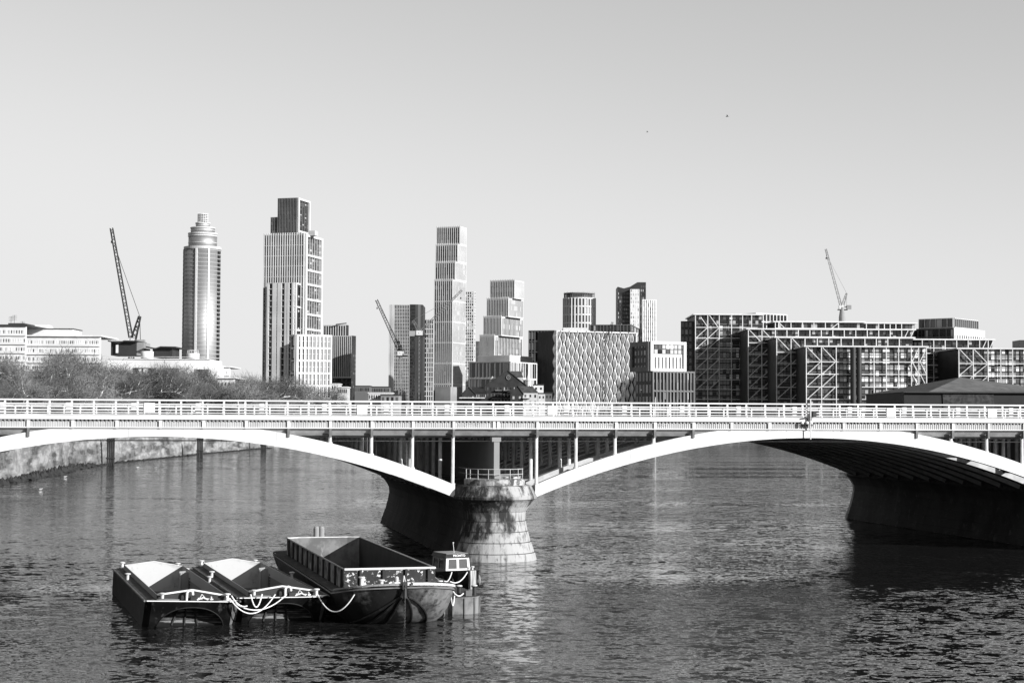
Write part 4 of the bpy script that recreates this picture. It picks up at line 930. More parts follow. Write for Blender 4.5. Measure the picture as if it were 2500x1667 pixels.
sail_cube()
b, *_ = grid_building('office_block', 1440, 1540, 1560, 792, 1150, R(10), 'dark rooftop works rising behind the sail-clad cube', 12, 0, drk, gry, .4, .5, .5, 14, 3, (7, 1, 1, 0)); b.done()
# round gridded tower
def drum():
    Y = 1250; b = Bld('round_tower', 1414, Y, 'round white gridded tower with a mesh crown behind the sail-clad cube'); c = at(1414, 900, Y+12); sc = (Y+12)/F; R0 = 37.5*sc
    Z = lambda y: at(1414, y, Y).z
    m_ = MB(); m_.lathe((c.x, c.y, 0), [(R0, G0), (R0, Z(726))], 40); b.part(m_, 'wall', gry, True)
    m_ = MB()
    for k in range(30):
        a = 2*math.pi*k/30; p = Vector((c.x+(R0+.4)*math.cos(a), c.y+(R0+.4)*math.sin(a), G0)); m_.beam(p, p+Vector((0, 0, Z(726)-G0)), 1.1, 1.1)
    z = Z(727)
    while z > G0: m_.lathe((c.x, c.y, z-.5), [(R0, 0), (R0+.8, 0), (R0+.8, 1.0), (R0, 1.0)], 40); z -= 6.2
    b.part(m_, 'facade_frame', wht)
    m_ = MB(); m_.lathe((c.x, c.y, 0), [(R0*.86, Z(726)), (R0*.86, Z(716))], 30); b.part(m_, 'crown_drum', drk)
    m_ = MB()
    for k in range(48):
        a = 2*math.pi*k/48; m_.tube([(c.x+R0*math.cos(a), c.y+R0*math.sin(a), Z(726)), (c.x+R0*math.cos(a), c.y+R0*math.sin(a), Z(713-(k % 3)))], .18, 4)
    m_.lathe((c.x, c.y, Z(715)), [(R0-.2, 0), (R0+.3, 0), (R0+.3, .5), (R0-.2, .5)], 40); b.part(m_, 'crown_mesh', conc_m)
    n = 30
    for k in range(n):
        a = math.pi + math.pi*(k+.5)/15
        if a > 2*math.pi: break
        z = Z(727)
        while z-6.2 > G0:
            cc = Vector((c.x+(R0+.1)*math.cos(a), c.y+(R0+.1)*math.sin(a), z-3.1)); b.cells.append((1.7, 4.4, cc, a+math.pi/2, b.r.choices(range(4), (5, 3, 2, 0))[0])); z -= 6.2
    b.done()
drum()
# notched tower pair
b = Bld('angular_tower', 1548, 1240, 'dark tower with a notched slanting roofline and a white strip down its front'); Y = 1240
def zz(px, py, Y=Y): return at(px, py, Y)
m_ = MB(); pr = [(1508, 700), (1523, 704), (1538, 700), (1556, 689), (1577, 689)]
for (xa, ya), (xb, yb) in zip(pr, pr[1:]):
    a = zz(xa, ya); c_ = zz(xb, yb); m_.hexa([(a.x, Y, G0), (c_.x, Y, G0), (c_.x, Y+22, G0), (a.x, Y+22, G0), (a.x, Y, a.z), (c_.x, Y, c_.z), (c_.x, Y+22, c_.z), (a.x, Y+22, a.z)])
b.part(m_, 'wall', drk); A = zz(1508, 900); A.z = 0; P = zz(1538, 900); P.z = 0; b.windows(A, P, G0, zz(1520, 712).z, 8, 34, .45, .6, (3, 5, 2, 0)); A = zz(1563, 900); P = zz(1577, 900); b.windows(A, P, G0, zz(1570, 695).z, 3, 36, .4, .6, (3, 5, 3, 0))
m_ = MB(); a = zz(1538.5, 900, Y-4); c_ = zz(1561, 900, Y-4); m_.prism([(a.x, Y-4), (c_.x, Y-4), (c_.x, Y-.1), (a.x, Y-.1)], G0, zz(1550, 706, Y-4).z); b.part(m_, 'white_strip', white); A = Vector((a.x, Y-4, 0)); P = Vector((c_.x, Y-4, 0)); b.windows(A, P, G0, zz(1550, 706).z, 4, 36, .25, .6, (0, 1, 3, 3)); b.done()
b = Bld('slab_tower', 1583, 1200, 'bright white slab tower with dark slots right of the notched tower'); P, A, B, zb, zt = b.block(1565, 1568, 1602, 731, None, 1200, R(80), white); b.fins(P, B, zb, zt, 6, 3, .8, .5, .5, white); b.windows(P, B, zb, zt, 6, 34, .3, .7, (3, 3, 3, 1)); b.done()
# framed block right of the cube
b = Bld('apartment_block', 1607, 880, 'mid-rise block with a bright framed right face over a dark base'); P, A, B, zb, zt = b.block(1541, 1586, 1673, 833, 906, 880, R(64), drk, 'upper_wall')
b.fins(A, P, zb, zt, 1, 1, 2.0, 2.4, .9, gry); b.windows(A, P, zb, zt, 6, 4, .5, .6, (6, 2, 1, 0))
b.fins(P, B, zb, zt, 1, 1, 1.6, 1.5, 1.2, white, hs=[0, 1]); zm = zb+(zt-zb)*.58
m_ = MB(); d = (B-P).normalized(); n = Vector((d.y, -d.x, 0)); q = n*.2; m_.quad((P+q)+Vector((0, 0, zb)), (B+q)+Vector((0, 0, zb)), (B+q)+Vector((0, 0, zm)), (P+q)+Vector((0, 0, zm))); b.part(m_, 'pale_wall', white)
PP = P+n*.25; BB = B+n*.25; b.windows(PP, BB, zb+1, zm-1, 10, 1, .28, .85, (8, 1, 0, 0)); b.windows(PP, BB, zm, zt-1.4, 9, 2, .8, .8, (1, 3, 5, 2))
P, A, B, zb, zt = b.block(1552, 1592, 1694, 905, None, 876, R(64), drk, 'base_wall'); b.fins(P, B, zb, zt, 12, 3, .6, .8, .8, gry); b.windows(P, B, zb, zt, 24, 6, .6, .7, (6, 3, 1, 0)); b.windows(A, P, zb, zt, 5, 5, .6, .7, (6, 3, 1, 0)); b.done()
b, *_ = grid_building('apartment_block', 1662, 1690, 1696, 784, 1010, R(6), 'dark narrow block with pale balcony edges left of the braced glass row', 3, 0, blk, gry, .3, .4, .9, 15, 2, (7, 1, 1, 0)); b.done()
# ---- the row of glass blocks with white external bracing
tubew = white
def exo(Y, x0, x1, ytop, vx, hy, diag, lab, right_tone=(4, 3, 3, 0), left_tone=(4, 5, 1, 0), depth=45, split=None, floors=None, ybot=None, fh_=None):
    b = Bld('braced_glass_block', (x0+x1)/2, Y, lab, group='braced glass apartment blocks on the far bank'); a = at(x0, 900, Y); c = at(x1, 900, Y); zt = at((x0+x1)/2, ytop, Y).z; zb = G0 if ybot is None else at((x0+x1)/2, ybot, Y).z
    m_ = MB(); m_.prism([(a.x, Y), (c.x, Y), (c.x, Y+depth), (a.x, Y+depth)], zb, zt-.4); b.part(m_, 'glass_wall', drk)
    m_ = MB(); m_.box(a.x-1.2, c.x+1.2, Y-2.2, Y+depth, zt-.35, zt+.35); b.part(m_, 'roof_slab', white)
    Z = lambda y: at((x0+x1)/2, y, Y).z; X = lambda x: at(x, 900, Y).x
    m_ = MB()
    for x in vx: m_.tube([(X(x), Y-1.6, zb), (X(x), Y-1.6, zt)], .28, 6)
    for y in hy:
        if Z(y) > zb: m_.tube([(a.x, Y-1.6, Z(y)), (c.x, Y-1.6, Z(y))], .26, 6)
    b.part(m_, 'tube_frame', tubew)
    for (xa, ya, xb, yb) in diag:
        m_ = MB(); m_.tube([(X(xa), Y-1.6, Z(ya)), (X(xb), Y-1.6, Z(yb))], .24, 6); b.part(m_, 'diagonal_brace', tubew)
    # floors and glazing
    fh = fh_ or 3.1; nf = int((zt-zb)/fh); m_ = MB()
    for k in range(1, nf): m_.box(a.x, c.x, Y-.25, Y-.02, zb+k*fh-.2, zb+k*fh+.2)
    b.part(m_, 'floor_edge', gry)
    ncol = max(2, int((c.x-a.x)/1.9)); sp = split if split is not None else x0
    A = Vector((a.x, Y, 0)); C = Vector((c.x, Y, 0)); S_ = Vector((X(sp), Y, 0)); k1 = max(1, int((S_-A).length/1.9)); k2 = max(1, int((C-S_).length/1.9))
    if sp > x0+2: b.windows(A, S_, zb, zt, k1, nf, .8, .72, left_tone, skip=.25)
    b.windows(S_, C, zb, zt, k2, nf, .84, .76, right_tone, skip=.08); b.done(); return b
hy = [800, 826, 851, 876, 901, 927, 951, 975]
exo(1000, 1697, 1860, 768, [1697, 1727, 1755, 1785, 1812, 1834], hy, [(1710, 775, 1727, 799), (1731, 770, 1752, 799)] + [(1699, y+25, 1727, y) for y in hy[:6]] + [(1729, y+25, 1756, y) for y in hy[:6]], 'farthest left braced glass block, tallest of the row, with diagonals at its left end', (7, 2, 2, 1), split=1757)
exo(985, 1892, 2108, 786, [1892, 1900, 1930, 1958, 1986, 2014, 2046], [786, 802], [(1900, 788, 1914, 801), (2030, 801, 2046, 789)], 'upper setback storey of the braced glass row with small roof terraces', (7, 2, 2, 0), split=1892, depth=30, ybot=806)
hy2 = [838, 866, 893, 921, 949, 976]
exo(965, 1826, 2230, 804, [1826, 1859, 1892, 1920, 1948, 1976, 2004, 2032, 2060, 2088, 2116, 2144, 2172, 2200], [805, 823] + hy2, [(1828, 806, 1857, 836), (1861, 806, 1890, 836)] + [(1828, y+27, 1857, y) for y in hy2[:5]] + [(1861, y+27, 1890, y) for y in hy2[:5]] + [(2208, 822, 2216, 806), (2222, 822, 2230, 806)], 'second braced glass block, long and dark below its bright top edge', (8, 2, 1, 0), split=1892)
hy3 = [861, 888, 917, 946, 974]
exo(932, 1895, 2228, 824, [1895, 1930, 1964, 1994, 2022, 2052, 2081, 2110, 2138, 2166, 2194], [826] + hy3, [(1897, 826, 1928, 858), (1932, 826, 1962, 858)] + [(1897, y+28, 1928, y) for y in hy3[:4]] + [(1932, y+28, 1962, y) for y in hy3[:4]], 'third braced glass block with diagonals at its left end, lower than the second', (7, 2, 2, 0), split=1966)
hy4 = [884, 914, 945, 975]
exo(900, 1967, 2260, 846, [1967, 2004, 2040, 2132, 2162, 2192, 2223, 2241, 2260], [847] + hy4, [(1969, 848, 2002, 882), (2006, 848, 2038, 882)] + [(1969, y+30, 2002, y) for y in hy4[:3]] + [(2006, y+30, 2038, y) for y in hy4[:3]] + [(2225, 883, 2240, 852), (2244, 883, 2259, 852)] + [(2226, y, 2240, y+28) for y in hy4[:3]] + [(2245, y, 2259, y+28) for y in hy4[:3]], 'nearest braced glass block with bright glazing and two dark stair shafts', (1, 3, 5, 3), split=2041)
# stair shafts
st = [o for o in col.objects if o.get('label', '').startswith('nearest braced')][0]
for x in (2083, 2097):
    p = at(x, 900, 895); m_ = MB(); m_.lathe((p.x, p.y, 0), [(1.5, G0), (1.5, at(x, 848, 895).z)], 14); m_.build('stair_shaft', drk, st, st.location)
exo(988, 2066, 2234, 789, [2082, 2098, 2114, 2144, 2158, 2172, 2186, 2200], [789, 804], [], 'dark glazed rooftop storey right of the crane mast', (8, 2, 1, 0), depth=25, ybot=808)
exo(960, 2233, 2423, 829, [2250, 2278, 2306, 2334, 2362, 2390, 2411], [829, 850, 863, 892, 922], [(2398, 849, 2406, 832), (2416, 849, 2423, 832)], 'wide dark braced block with a bright roof edge behind the nearest corner', (9, 2, 1, 0))
exo(915, 2339, 2506, 851, [2339, 2374, 2410, 2441, 2470, 2499], [852, 888, 918, 948], [(2341, 853, 2372, 886), (2376, 853, 2408, 886), (2341, 916, 2372, 890), (2376, 916, 2408, 890), (2343, 945, 2372, 920), (2377, 945, 2408, 920)], 'rightmost braced glass block with pale glazing at the picture edge', (1, 3, 5, 3), split=2411)
# block with roof frame above them
b = Bld('apartment_block', 2330, 1010, 'dark corner block with an open roof frame rising above the right of the braced row'); P, A, B, zb, zt = b.block(2225, 2330, 2405, 800, None, 1010, R(40), drk); b.windows(A, P, zb+40, zt, 12, 3, .6, .7, (7, 2, 1, 0)); b.fins(A, P, zb, zt, 6, 12, .4, .5, .5, gry)
m_ = MB(); d = (B-P).normalized(); n = Vector((d.y, -d.x, 0)); q = n*.2; m_.quad(P+q+Vector((0, 0, zb)), B+q+Vector((0, 0, zb)), B+q+Vector((0, 0, zt)), P+q+Vector((0, 0, zt))); b.part(m_, 'pale_wall', white_old); b.windows(P+n*.2, B+n*.2, zb+42, zt-2.5, 14, 2, .4, .6, (5, 3, 2, 0))
P, A, B, zb, zt = b.block(2245, 2329, 2388, 776, 800, 1013, R(40), drk, 'roof_storey'); b.fins(A, P, zb, zt, 6, 1, .3, .5, .8, lgt); b.fins(P, B, zb, zt, 12, 1, .4, .5, .8, lgt); b.windows(A, P, zb, zt, 6, 1, .8, .8, (6, 2, 1, 0)); b.done()
b, *_ = grid_building('office_block', 1792, 1845, 1921, 764, 1060, R(55), 'flat-roofed white block with tall dark slots showing behind the tallest braced block', 4, 0, gry, gry, .5, .5, .5, 14, 9, (8, 1, 0, 0), rframe=white); b.done()
b, *_ = grid_building('warehouse', 2421, 2489, 2600, 849, 1000, R(4), 'dark flat roof with a small turret at the far right edge', 0, 0, drk, drk, .5, .5, .5, 1); m_ = MB(); a = at(2491, 840, 999); c_ = at(2530, 830, 999); m_.box(a.x, c_.x, 1000, 1015, a.z-4, c_.z); b.part(m_, 'roof_turret', drk); b.done()
# ---- big dark shed
def shed():
    Y = 560; b = Bld('riverside_shed', 2350, Y, 'large dark riverside shed with a pale sloping hipped roof at the right')
    V = lambda x, y, Y_: at(x, y, Y_)
    e0 = V(2207, 957, Y); e1 = V(2560, 957, Y); zt = e0.z; m_ = MB(); m_.box(e0.x, e1.x, Y, Y+60, G0-.5, zt); b.part(m_, 'wall', mat('shed_wall', .022, .035, .2, .7))
    m_ = MB(); a = V(2301, 957, Y-.3); c = V(2425, 957, Y-.3); m_.poly([(a.x, Y-.3, zt-.05), (V(2307, 985, Y-.3).x, Y-.3, G0), (c.x+1, Y-.3, G0), (c.x, Y-.3, zt-.05)]); b.part(m_, 'wall_panel', two_scale('shed_panel', .07, .04, .12, .3, .8))
    r0 = V(2207, 957, Y-1); r1 = V(2345, 921, Y+30); r2 = V(2560, 950, Y+30); r3 = V(2560, 956, Y-1); f0 = V(2266, 954, Y-1)
    m_ = MB(); m_.poly([(f0.x, Y-1, zt+.1), (r3.x, Y-1, zt+.1), (r2.x, Y+30, r2.z), (r1.x, Y+30, r1.z)], 0); m_.poly([(r0.x, Y-1, zt+.05), (f0.x, Y-1, zt+.1), (r1.x, Y+30, r1.z), (V(2322, 922, Y+34).x, Y+34, r1.z-.4)], 1)
    m_.poly([(r0.x, Y-1, zt+.05), (V(2322, 922, Y+34).x, Y+34, r1.z-.4), (r0.x, Y+60, zt)], 1); m_.poly([(r1.x, Y+30, r1.z), (r2.x, Y+30, r2.z), (r2.x, Y+61, zt), (r0.x, Y+61, zt)], 0)
    b.part(m_, 'roof', [mat('shed_roof', .17, .22, .3, .7), mat('shed_roof_dark', .05, .08, .3, .7)])
    m_ = MB(); m_.box(e0.x-.4, e1.x, Y-1.2, Y-.9, zt-.2, zt+.15); b.part(m_, 'gutter', conc_d)
    m_ = MB(); p = V(2490, 985, Y-14); m_.tube([(p.x-24, Y-14, G0+1.5), (p.x, Y-14, G0+1.5)], 3.4, 18); b.part(m_, 'storage_tank', drk)
shed()
# ---- dark gabled houses by the water
def house(xl, xr, yeave, ypk, Y, lab, wall, roof, front='gable', depth=10, wins=(3, 2), peak=None, rx=None, grp='gabled riverside houses'):
    b = Bld('gabled_house', (xl+xr)/2, Y, lab, 'house', grp); a = at(xl, yeave, Y); c = at(xr, yeave, Y); ze = a.z; zp = at((xl+xr)/2, ypk, Y).z; px = (a.x+c.x)/2 if peak is None else at(peak, yeave, Y).x
    if front == 'gable':
        m_ = MB(); m_.box(a.x, c.x, Y, Y+depth, G0-.5, ze); m_.poly([(a.x, Y, ze), (c.x, Y, ze), (px, Y, zp)]); m_.poly([(a.x, Y+depth, ze), (px, Y+depth, zp), (c.x, Y+depth, ze)]); b.part(m_, 'wall', wall)
        m_ = MB(); m_.hexa([(px, Y-.4, zp), (c.x+.5, Y-.4, ze-.3), (c.x+.5, Y+depth, ze-.3), (px, Y+depth, zp), (px, Y-.4, zp+.3), (c.x+.5, Y-.4, ze), (c.x+.5, Y+depth, ze), (px, Y+depth, zp+.3)]); m_.hexa([(a.x-.5, Y-.4, ze-.3), (px, Y-.4, zp), (px, Y+depth, zp), (a.x-.5, Y+depth, ze-.3), (a.x-.5, Y-.4, ze), (px, Y-.4, zp+.3), (px, Y+depth, zp+.3), (a.x-.5, Y+depth, ze)]); b.part(m_, 'roof', roof)
    else:
        m_ = MB(); m_.box(a.x, c.x, Y, Y+depth, G0-.5, ze); b.part(m_, 'wall', wall); x0 = at(peak, ypk, Y).x; x1 = at(rx, ypk, Y).x
        m_ = MB(); m_.poly([(a.x-.3, Y-.4, ze), (c.x+.3, Y-.4, ze), (x1, Y+depth/2, zp), (x0, Y+depth/2, zp)]); m_.poly([(a.x-.3, Y-.4, ze), (x0, Y+depth/2, zp), (a.x-.3, Y+depth+.4, ze)]); m_.poly([(c.x+.3, Y-.4, ze), (c.x+.3, Y+depth+.4, ze), (x1, Y+depth/2, zp)]); m_.poly([(a.x-.3, Y+depth+.4, ze), (x0, Y+depth/2, zp), (x1, Y+depth/2, zp), (c.x+.3, Y+depth+.4, ze)]); b.part(m_, 'roof', roof)
    if wins: b.windows(Vector((a.x, Y, 0)), Vector((c.x, Y, 0)), ze-3.2*wins[1], ze-.2, wins[0], wins[1], .32, .45, (6, 1, 0, 0) if wall is not brick_d else (2, 4, 2, 0))
    return b
HY = 840
b = house(1128, 1160, 962, 944, HY, 'dark brick gable at the left of the riverside houses', brick_d, roof_m, wins=(3, 2), depth=14)
m_ = MB(); a = at(1121, 971, HY-1.5); c_ = at(1184, 971, HY-1.5); m_.box(a.x, c_.x, HY-1.6, HY-.05, a.z-.2, a.z+.25); b.part(m_, 'balcony', white_old); b.done()
b = house(1156, 1188, 958, 944, HY+1, 'long low dark-roofed house beside the leftmost gable', brick_d, mat('dark_slate', .03, .05, .5, .7), 'side', 12, (6, 1), 1150, 1178); b.done()
b = house(1187, 1284, 940, 905, HY+4, 'biggest dark brick warehouse with a steep gable and a round window', brick_d, brick_d, depth=6, wins=(12, 4), peak=1239)
m_ = MB(); c_ = at(1241, 921, HY+3.6); m_.tube([(c_.x+.9*math.cos(t), c_.y, c_.z+1.1*math.sin(t)) for t in [2*math.pi*k/16 for k in range(17)]], .12, 6, cap=False); m_.beam((c_.x, c_.y, c_.z-1), (c_.x, c_.y, c_.z+1), .12); m_.beam((c_.x-.9, c_.y, c_.z), (c_.x+.9, c_.y, c_.z), .12); b.part(m_, 'round_window', conc_m)
for x0, x1, y in ((1209, 1225, 953), (1229, 1246, 953), (1216, 1245, 963), (1200, 1225, 973), (1229, 1245, 973)):
    m_ = MB(); a = at(x0, y, HY+2.4); c_ = at(x1, y, HY+2.4); m_.box(a.x, c_.x, HY+2.4, HY+3.95, a.z-.12, a.z+.16); b.part(m_, 'balcony', conc_m)
m_ = MB(); z0 = at(1187, 940, HY+4).z; pts = [(1187, 940), (1222, 918), (1239, 905.5)]
b.done()
b = house(1241, 1276, 920, 905, HY+12, 'slate roof with rooflights running right from the big warehouse gable', lgt, roof_m, 'side', 14, None, 1241, 1272); b.done()
b = house(1246, 1277, 962, 942, HY-6, 'dark gable fronting the pale-walled house', brick_d, brick_d, wins=(2, 2), depth=3, peak=1263)
b.done()
b = house(1277, 1313, 958, 942, HY-6, 'pale rendered house with six small dark windows under a slate roof', lgt, roof_m, 'side', 10, (3, 3), 1262, 1300)
m_ = MB(); a = at(1276, 971, HY-7.5); c_ = at(1296, 971, HY-7.5); m_.box(a.x, c_.x, HY-7.6, HY-6.05, a.z-.15, a.z+.3); b.part(m_, 'balcony', white); b.done()
for (xl, xr, yt, Y, lab, m2, wn_) in ((1303, 1327, 940, HY+6, 'small white cubic house with a deep dark window above the pale house', white, (2, 2)), (1314, 1331, 961, HY-4, 'pale flat-roofed house with tiny windows next to the six-window house', lgt, (2, 2)), (1331.5, 1348, 960, HY-3.5, 'grey flat-roofed house at the right end of the riverside houses', gry, (2, 2))):
    b = Bld('flat_roofed_house', (xl+xr)/2, Y, lab, 'house', 'flat-roofed riverside houses'); a = at(xl, yt, Y); c_ = at(xr, yt, Y); m_ = MB(); m_.box(a.x, c_.x, Y, Y+8, G0-.5, a.z); b.part(m_, 'wall', m2); m_ = MB(); m_.box(a.x-.3, c_.x+.3, Y-.3, Y+8.3, a.z+.01, a.z+.5); b.part(m_, 'roof', drk); b.windows(Vector((a.x, Y, 0)), Vector((c_.x, Y, 0)), a.z-6, a.z-.3, wn_[0], wn_[1], .35, .4, (5, 0, 0, 0)); b.done()
for px, yt, yb, lab in ((1202, 918, 932, 'small pale pyramid spire left of the big warehouse gable'), (1289, 915, 940, 'pale turret with a pointed roof right of the warehouse roof')):
    b = Bld('turret', px, HY+8, lab, 'turret'); p = at(px, yb, HY+8); q = at(px, yt, HY+8); zm = p.z + (q.z-p.z)*.45; m_ = MB(); m_.lathe((p.x, p.y, 0), [(1.1, G0), (1.1, zm)], 8); b.part(m_, 'wall', lgt); m_ = MB(); m_.lathe((p.x, p.y, zm), [(1.5, 0), (.05, q.z-zm)], 8); b.part(m_, 'roof', lgt)
# ---- low buildings seen over the railing left of the central towers
for i, (xl, xr, yt, Y, m2, cols, lab) in enumerate(((809, 827, 938, 900, white, 3, 'small white cube building left in the low roof group'), (824, 848, 946, 880, lgt, 5, 'low pale block right of the small white cube'), (866, 902, 943, 1000, gry, 9, 'low grey block with a row of upright windows'), (900, 950, 945, 1020, gry, 12, 'long low grey block before the central cluster'), (900, 956, 960, 860, white_old, 10, 'white roofed houseboat shed row over the railing'), (930, 975, 965, 850, conc_m, 4, 'plain grey wall building just above the railing left of the bush'))):
    b = Bld('low_building', (xl+xr)/2, Y, lab); a = at(xl, yt, Y); c_ = at(xr, yt, Y); m_ = MB(); m_.box(a.x, c_.x, Y, Y+15, G0-.5, a.z); b.part(m_, 'wall', m2); m_ = MB(); m_.box(a.x-.4, c_.x+.4, Y-.4, Y+15.4, a.z+.01, a.z+.5); b.part(m_, 'roof', white_old if i in (0, 1, 4) else conc_d); b.windows(Vector((a.x, Y, 0)), Vector((c_.x, Y, 0)), a.z-3.4, a.z-.2, cols, 1, .5, .6, (5, 2, 0, 0)); b.done()
# ---- left bank buildings
def slab_block(name, xl, xr, yt, Y, lab, floors, cols, mwall, roofm=None, fh=2.9, mix=(1, 2, 2, 4), al=0.0, bandm=None, fw=.35):
    b = Bld(name, (xl+xr)/2, Y, lab); P, A, B, zb, zt = b.block(xl, xr, xr+2, yt, None, Y, al, mwall)
    m_ = MB(); m_.box(min(A.x, P.x)-.6, max(A.x, P.x)+.6, Y-.8, Y+24, zt+.01, zt+.5); b.part(m_, 'roof', roofm or white_old)
    for k in range(floors):
        z = zt-1.3-fh*k; m_ = MB(); m_.box(A.x, P.x, Y-.5, Y-.02, z-fh+.9, z-fh+1.7); b.part(m_, 'spandrel_band', bandm or conc_l)
    b.windows(A, P, zt-1.0-fh*floors, zt-1.0, cols, floors, fw, .5, mix, dz=.62); return b, A, P, zt
b, A, P, zt = slab_block('white_flats', -40, 61, 796, 560, 'white flats with rooftop aerials at the far left edge', 6, 16, white, conc_d)
m_ = MB()
for px, y0, y1 in ((27, 786, 772), (35, 786, 769), (55, 790, 784)):
    p = at(px, y0, 565); q = at(px, y1, 565); m_.tube([(p.x, 565, p.z-1), (p.x, 565, q.z)], .07, 5)
    for k in range(4): zz_ = q.z-.25-.45*k; m_.beam((p.x-.8, 565, zz_), (p.x+.8, 565, zz_+.1), .07)
b.part(m_, 'roof_aerial', drk); m_ = MB(); a = at(20, 789, 562); c_ = at(58, 789, 562); m_.box(a.x, c_.x, 562, 575, zt+.5, zt+1.1); b.part(m_, 'roof_hut', conc_d); b.done()
b, A, P, zt = slab_block('white_flats', 62, 243, 822, 575, 'long white block of flats with a rounded rooftop box behind the left trees', 5, 34, white, white)
a = at(62, 803, 580); c_ = at(177, 803, 580); m_ = MB(); m_.box(a.x, c_.x, 580, 592, zt+.5, a.z); b.part(m_, 'roof_storey', white); m_ = MB(); m_.box(a.x-.4, c_.x+.4, 579.6, 592.4, a.z+.01, a.z+.25); b.part(m_, 'roof_edge', conc_d)
e = at(70, 793, 584); f_ = at(121, 793, 584); m_ = MB(); m_.hexa([(e.x, 584, a.z+.3), (f_.x, 584, a.z+.3), (f_.x, 590, a.z+.3), (e.x, 590, a.z+.3), (e.x+.5, 584.3, e.z), (f_.x-.5, 584.3, e.z), (f_.x-.5, 589, e.z), (e.x+.5, 589, e.z)]); b.part(m_, 'water_tank', white); b.done()
# school-like terraces with dark pavilions and water tanks
b = Bld('terraced_building', 400, 640, 'stepped concrete building with dark roof pavilions and white water tanks behind the trees'); Y = 640
Xx = lambda x, Y_=640: at(x, 900, Y_).x
Zy = lambda y, Y_=640: at(400, y, Y_).z
def bb(x0, x1, y0, y1, Y0, dep, m2, name): m_ = MB(); m_.box(Xx(x0, Y0), Xx(x1, Y0), Y0, Y0+dep, G0-.5 if y1 is None else Zy(y1, Y0), Zy(y0, Y0)); return b.part(m_, name, m2)
bb(262, 515, 877, None, 640, 24, conc_l, 'wall'); bb(515, 531, 890, None, 641, 18, conc_l, 'wing_wall')
bb(262, 513, 875.5, 877.2, 639.6, .3, white, 'terrace_rail'); bb(262, 500, 870.5, 871.5, 639.6, .3, white_old, 'terrace_rail')
bb(270, 331, 833, 868, 652, 14, drk, 'pavilion'); bb(333, 350, 836, 868, 653, 12, conc_m, 'stair_tower'); bb(372, 420, 849, 872, 652, 14, drk, 'pavilion')
for x0, xm, x1, y0, ym in ((262, 296, 333, 831, 836), (355, 385, 428, 845, 850)):
    m_ = MB(); z0 = Zy(y0, 650); zm = Zy(ym, 650)
    for (xa, za_, xb, zb_) in ((x0, z0, xm-8, zm), (xm-8, zm, xm+6, z0), (xm+6, z0, x1, z0-.1)):
        m_.hexa([(Xx(xa, 650), 650, za_-.5), (Xx(xb, 650), 650, zb_-.5), (Xx(xb, 650), 668, zb_-.5), (Xx(xa, 650), 668, za_-.5), (Xx(xa, 650), 650, za_), (Xx(xb, 650), 650, zb_), (Xx(xb, 650), 668, zb_), (Xx(xa, 650), 668, za_)])
    b.part(m_, 'butterfly_roof', drk)
bb(282, 287, 842, 862, 651, .8, white, 'chimney')
for px, yt, yb in ((359, 858, 875), (471, 863, 878)):
    p = at(px, yb, 643); zt_ = at(px, yt, 643).z; m_ = MB(); m_.lathe((p.x, 643, 0), [(2.0, p.z-1.5), (2.4, p.z+.4), (2.45, zt_), (2.2, zt_+.1)], 24); b.part(m_, 'water_tank', white, True)
m_ = MB(); p = at(471, 863, 643)
for k in range(12): a_ = math.pi*2*k/12; m_.tube([(p.x+2.1*math.cos(a_), 643+2.1*math.sin(a_), p.z), (p.x+2.1*math.cos(a_), 643+2.1*math.sin(a_), p.z+1.2)], .06, 4)
m_.tube([(p.x+2.1*math.cos(t), 643+2.1*math.sin(t), p.z+1.2) for t in [2*math.pi*k/20 for k in range(21)]], .07, 5, cap=False); b.part(m_, 'tank_rail', white_old)
for x0, x1, y0, y1 in ((326, 381, 898, 912), (326, 381, 919, 932), (408, 436, 899, 913), (476, 508, 901, 915)): bb(x0, x1, y0, y1, 639.7, .3, drk, 'window_recess')
for x0, x1, y0, y1 in ((338, 345, 901, 912), (350, 360, 900, 912)): bb(x0, x1, y0, y1, 639.5, .2, white_old, 'blind')
bb(326, 381, 913, 917, 638.6, 1.3, conc_l, 'balcony'); b.done()
b, A, P, zt = slab_block('low_block', 515, 560, 897, 655, 'small white flat-roofed block right of the terraced building', 2, 9, white, white_old); b.done()
b, A, P, zt = slab_block('low_block', 530, 572, 924, 600, 'plain white low wall block poking out of the trees', 1, 5, white, white_old); b.done()
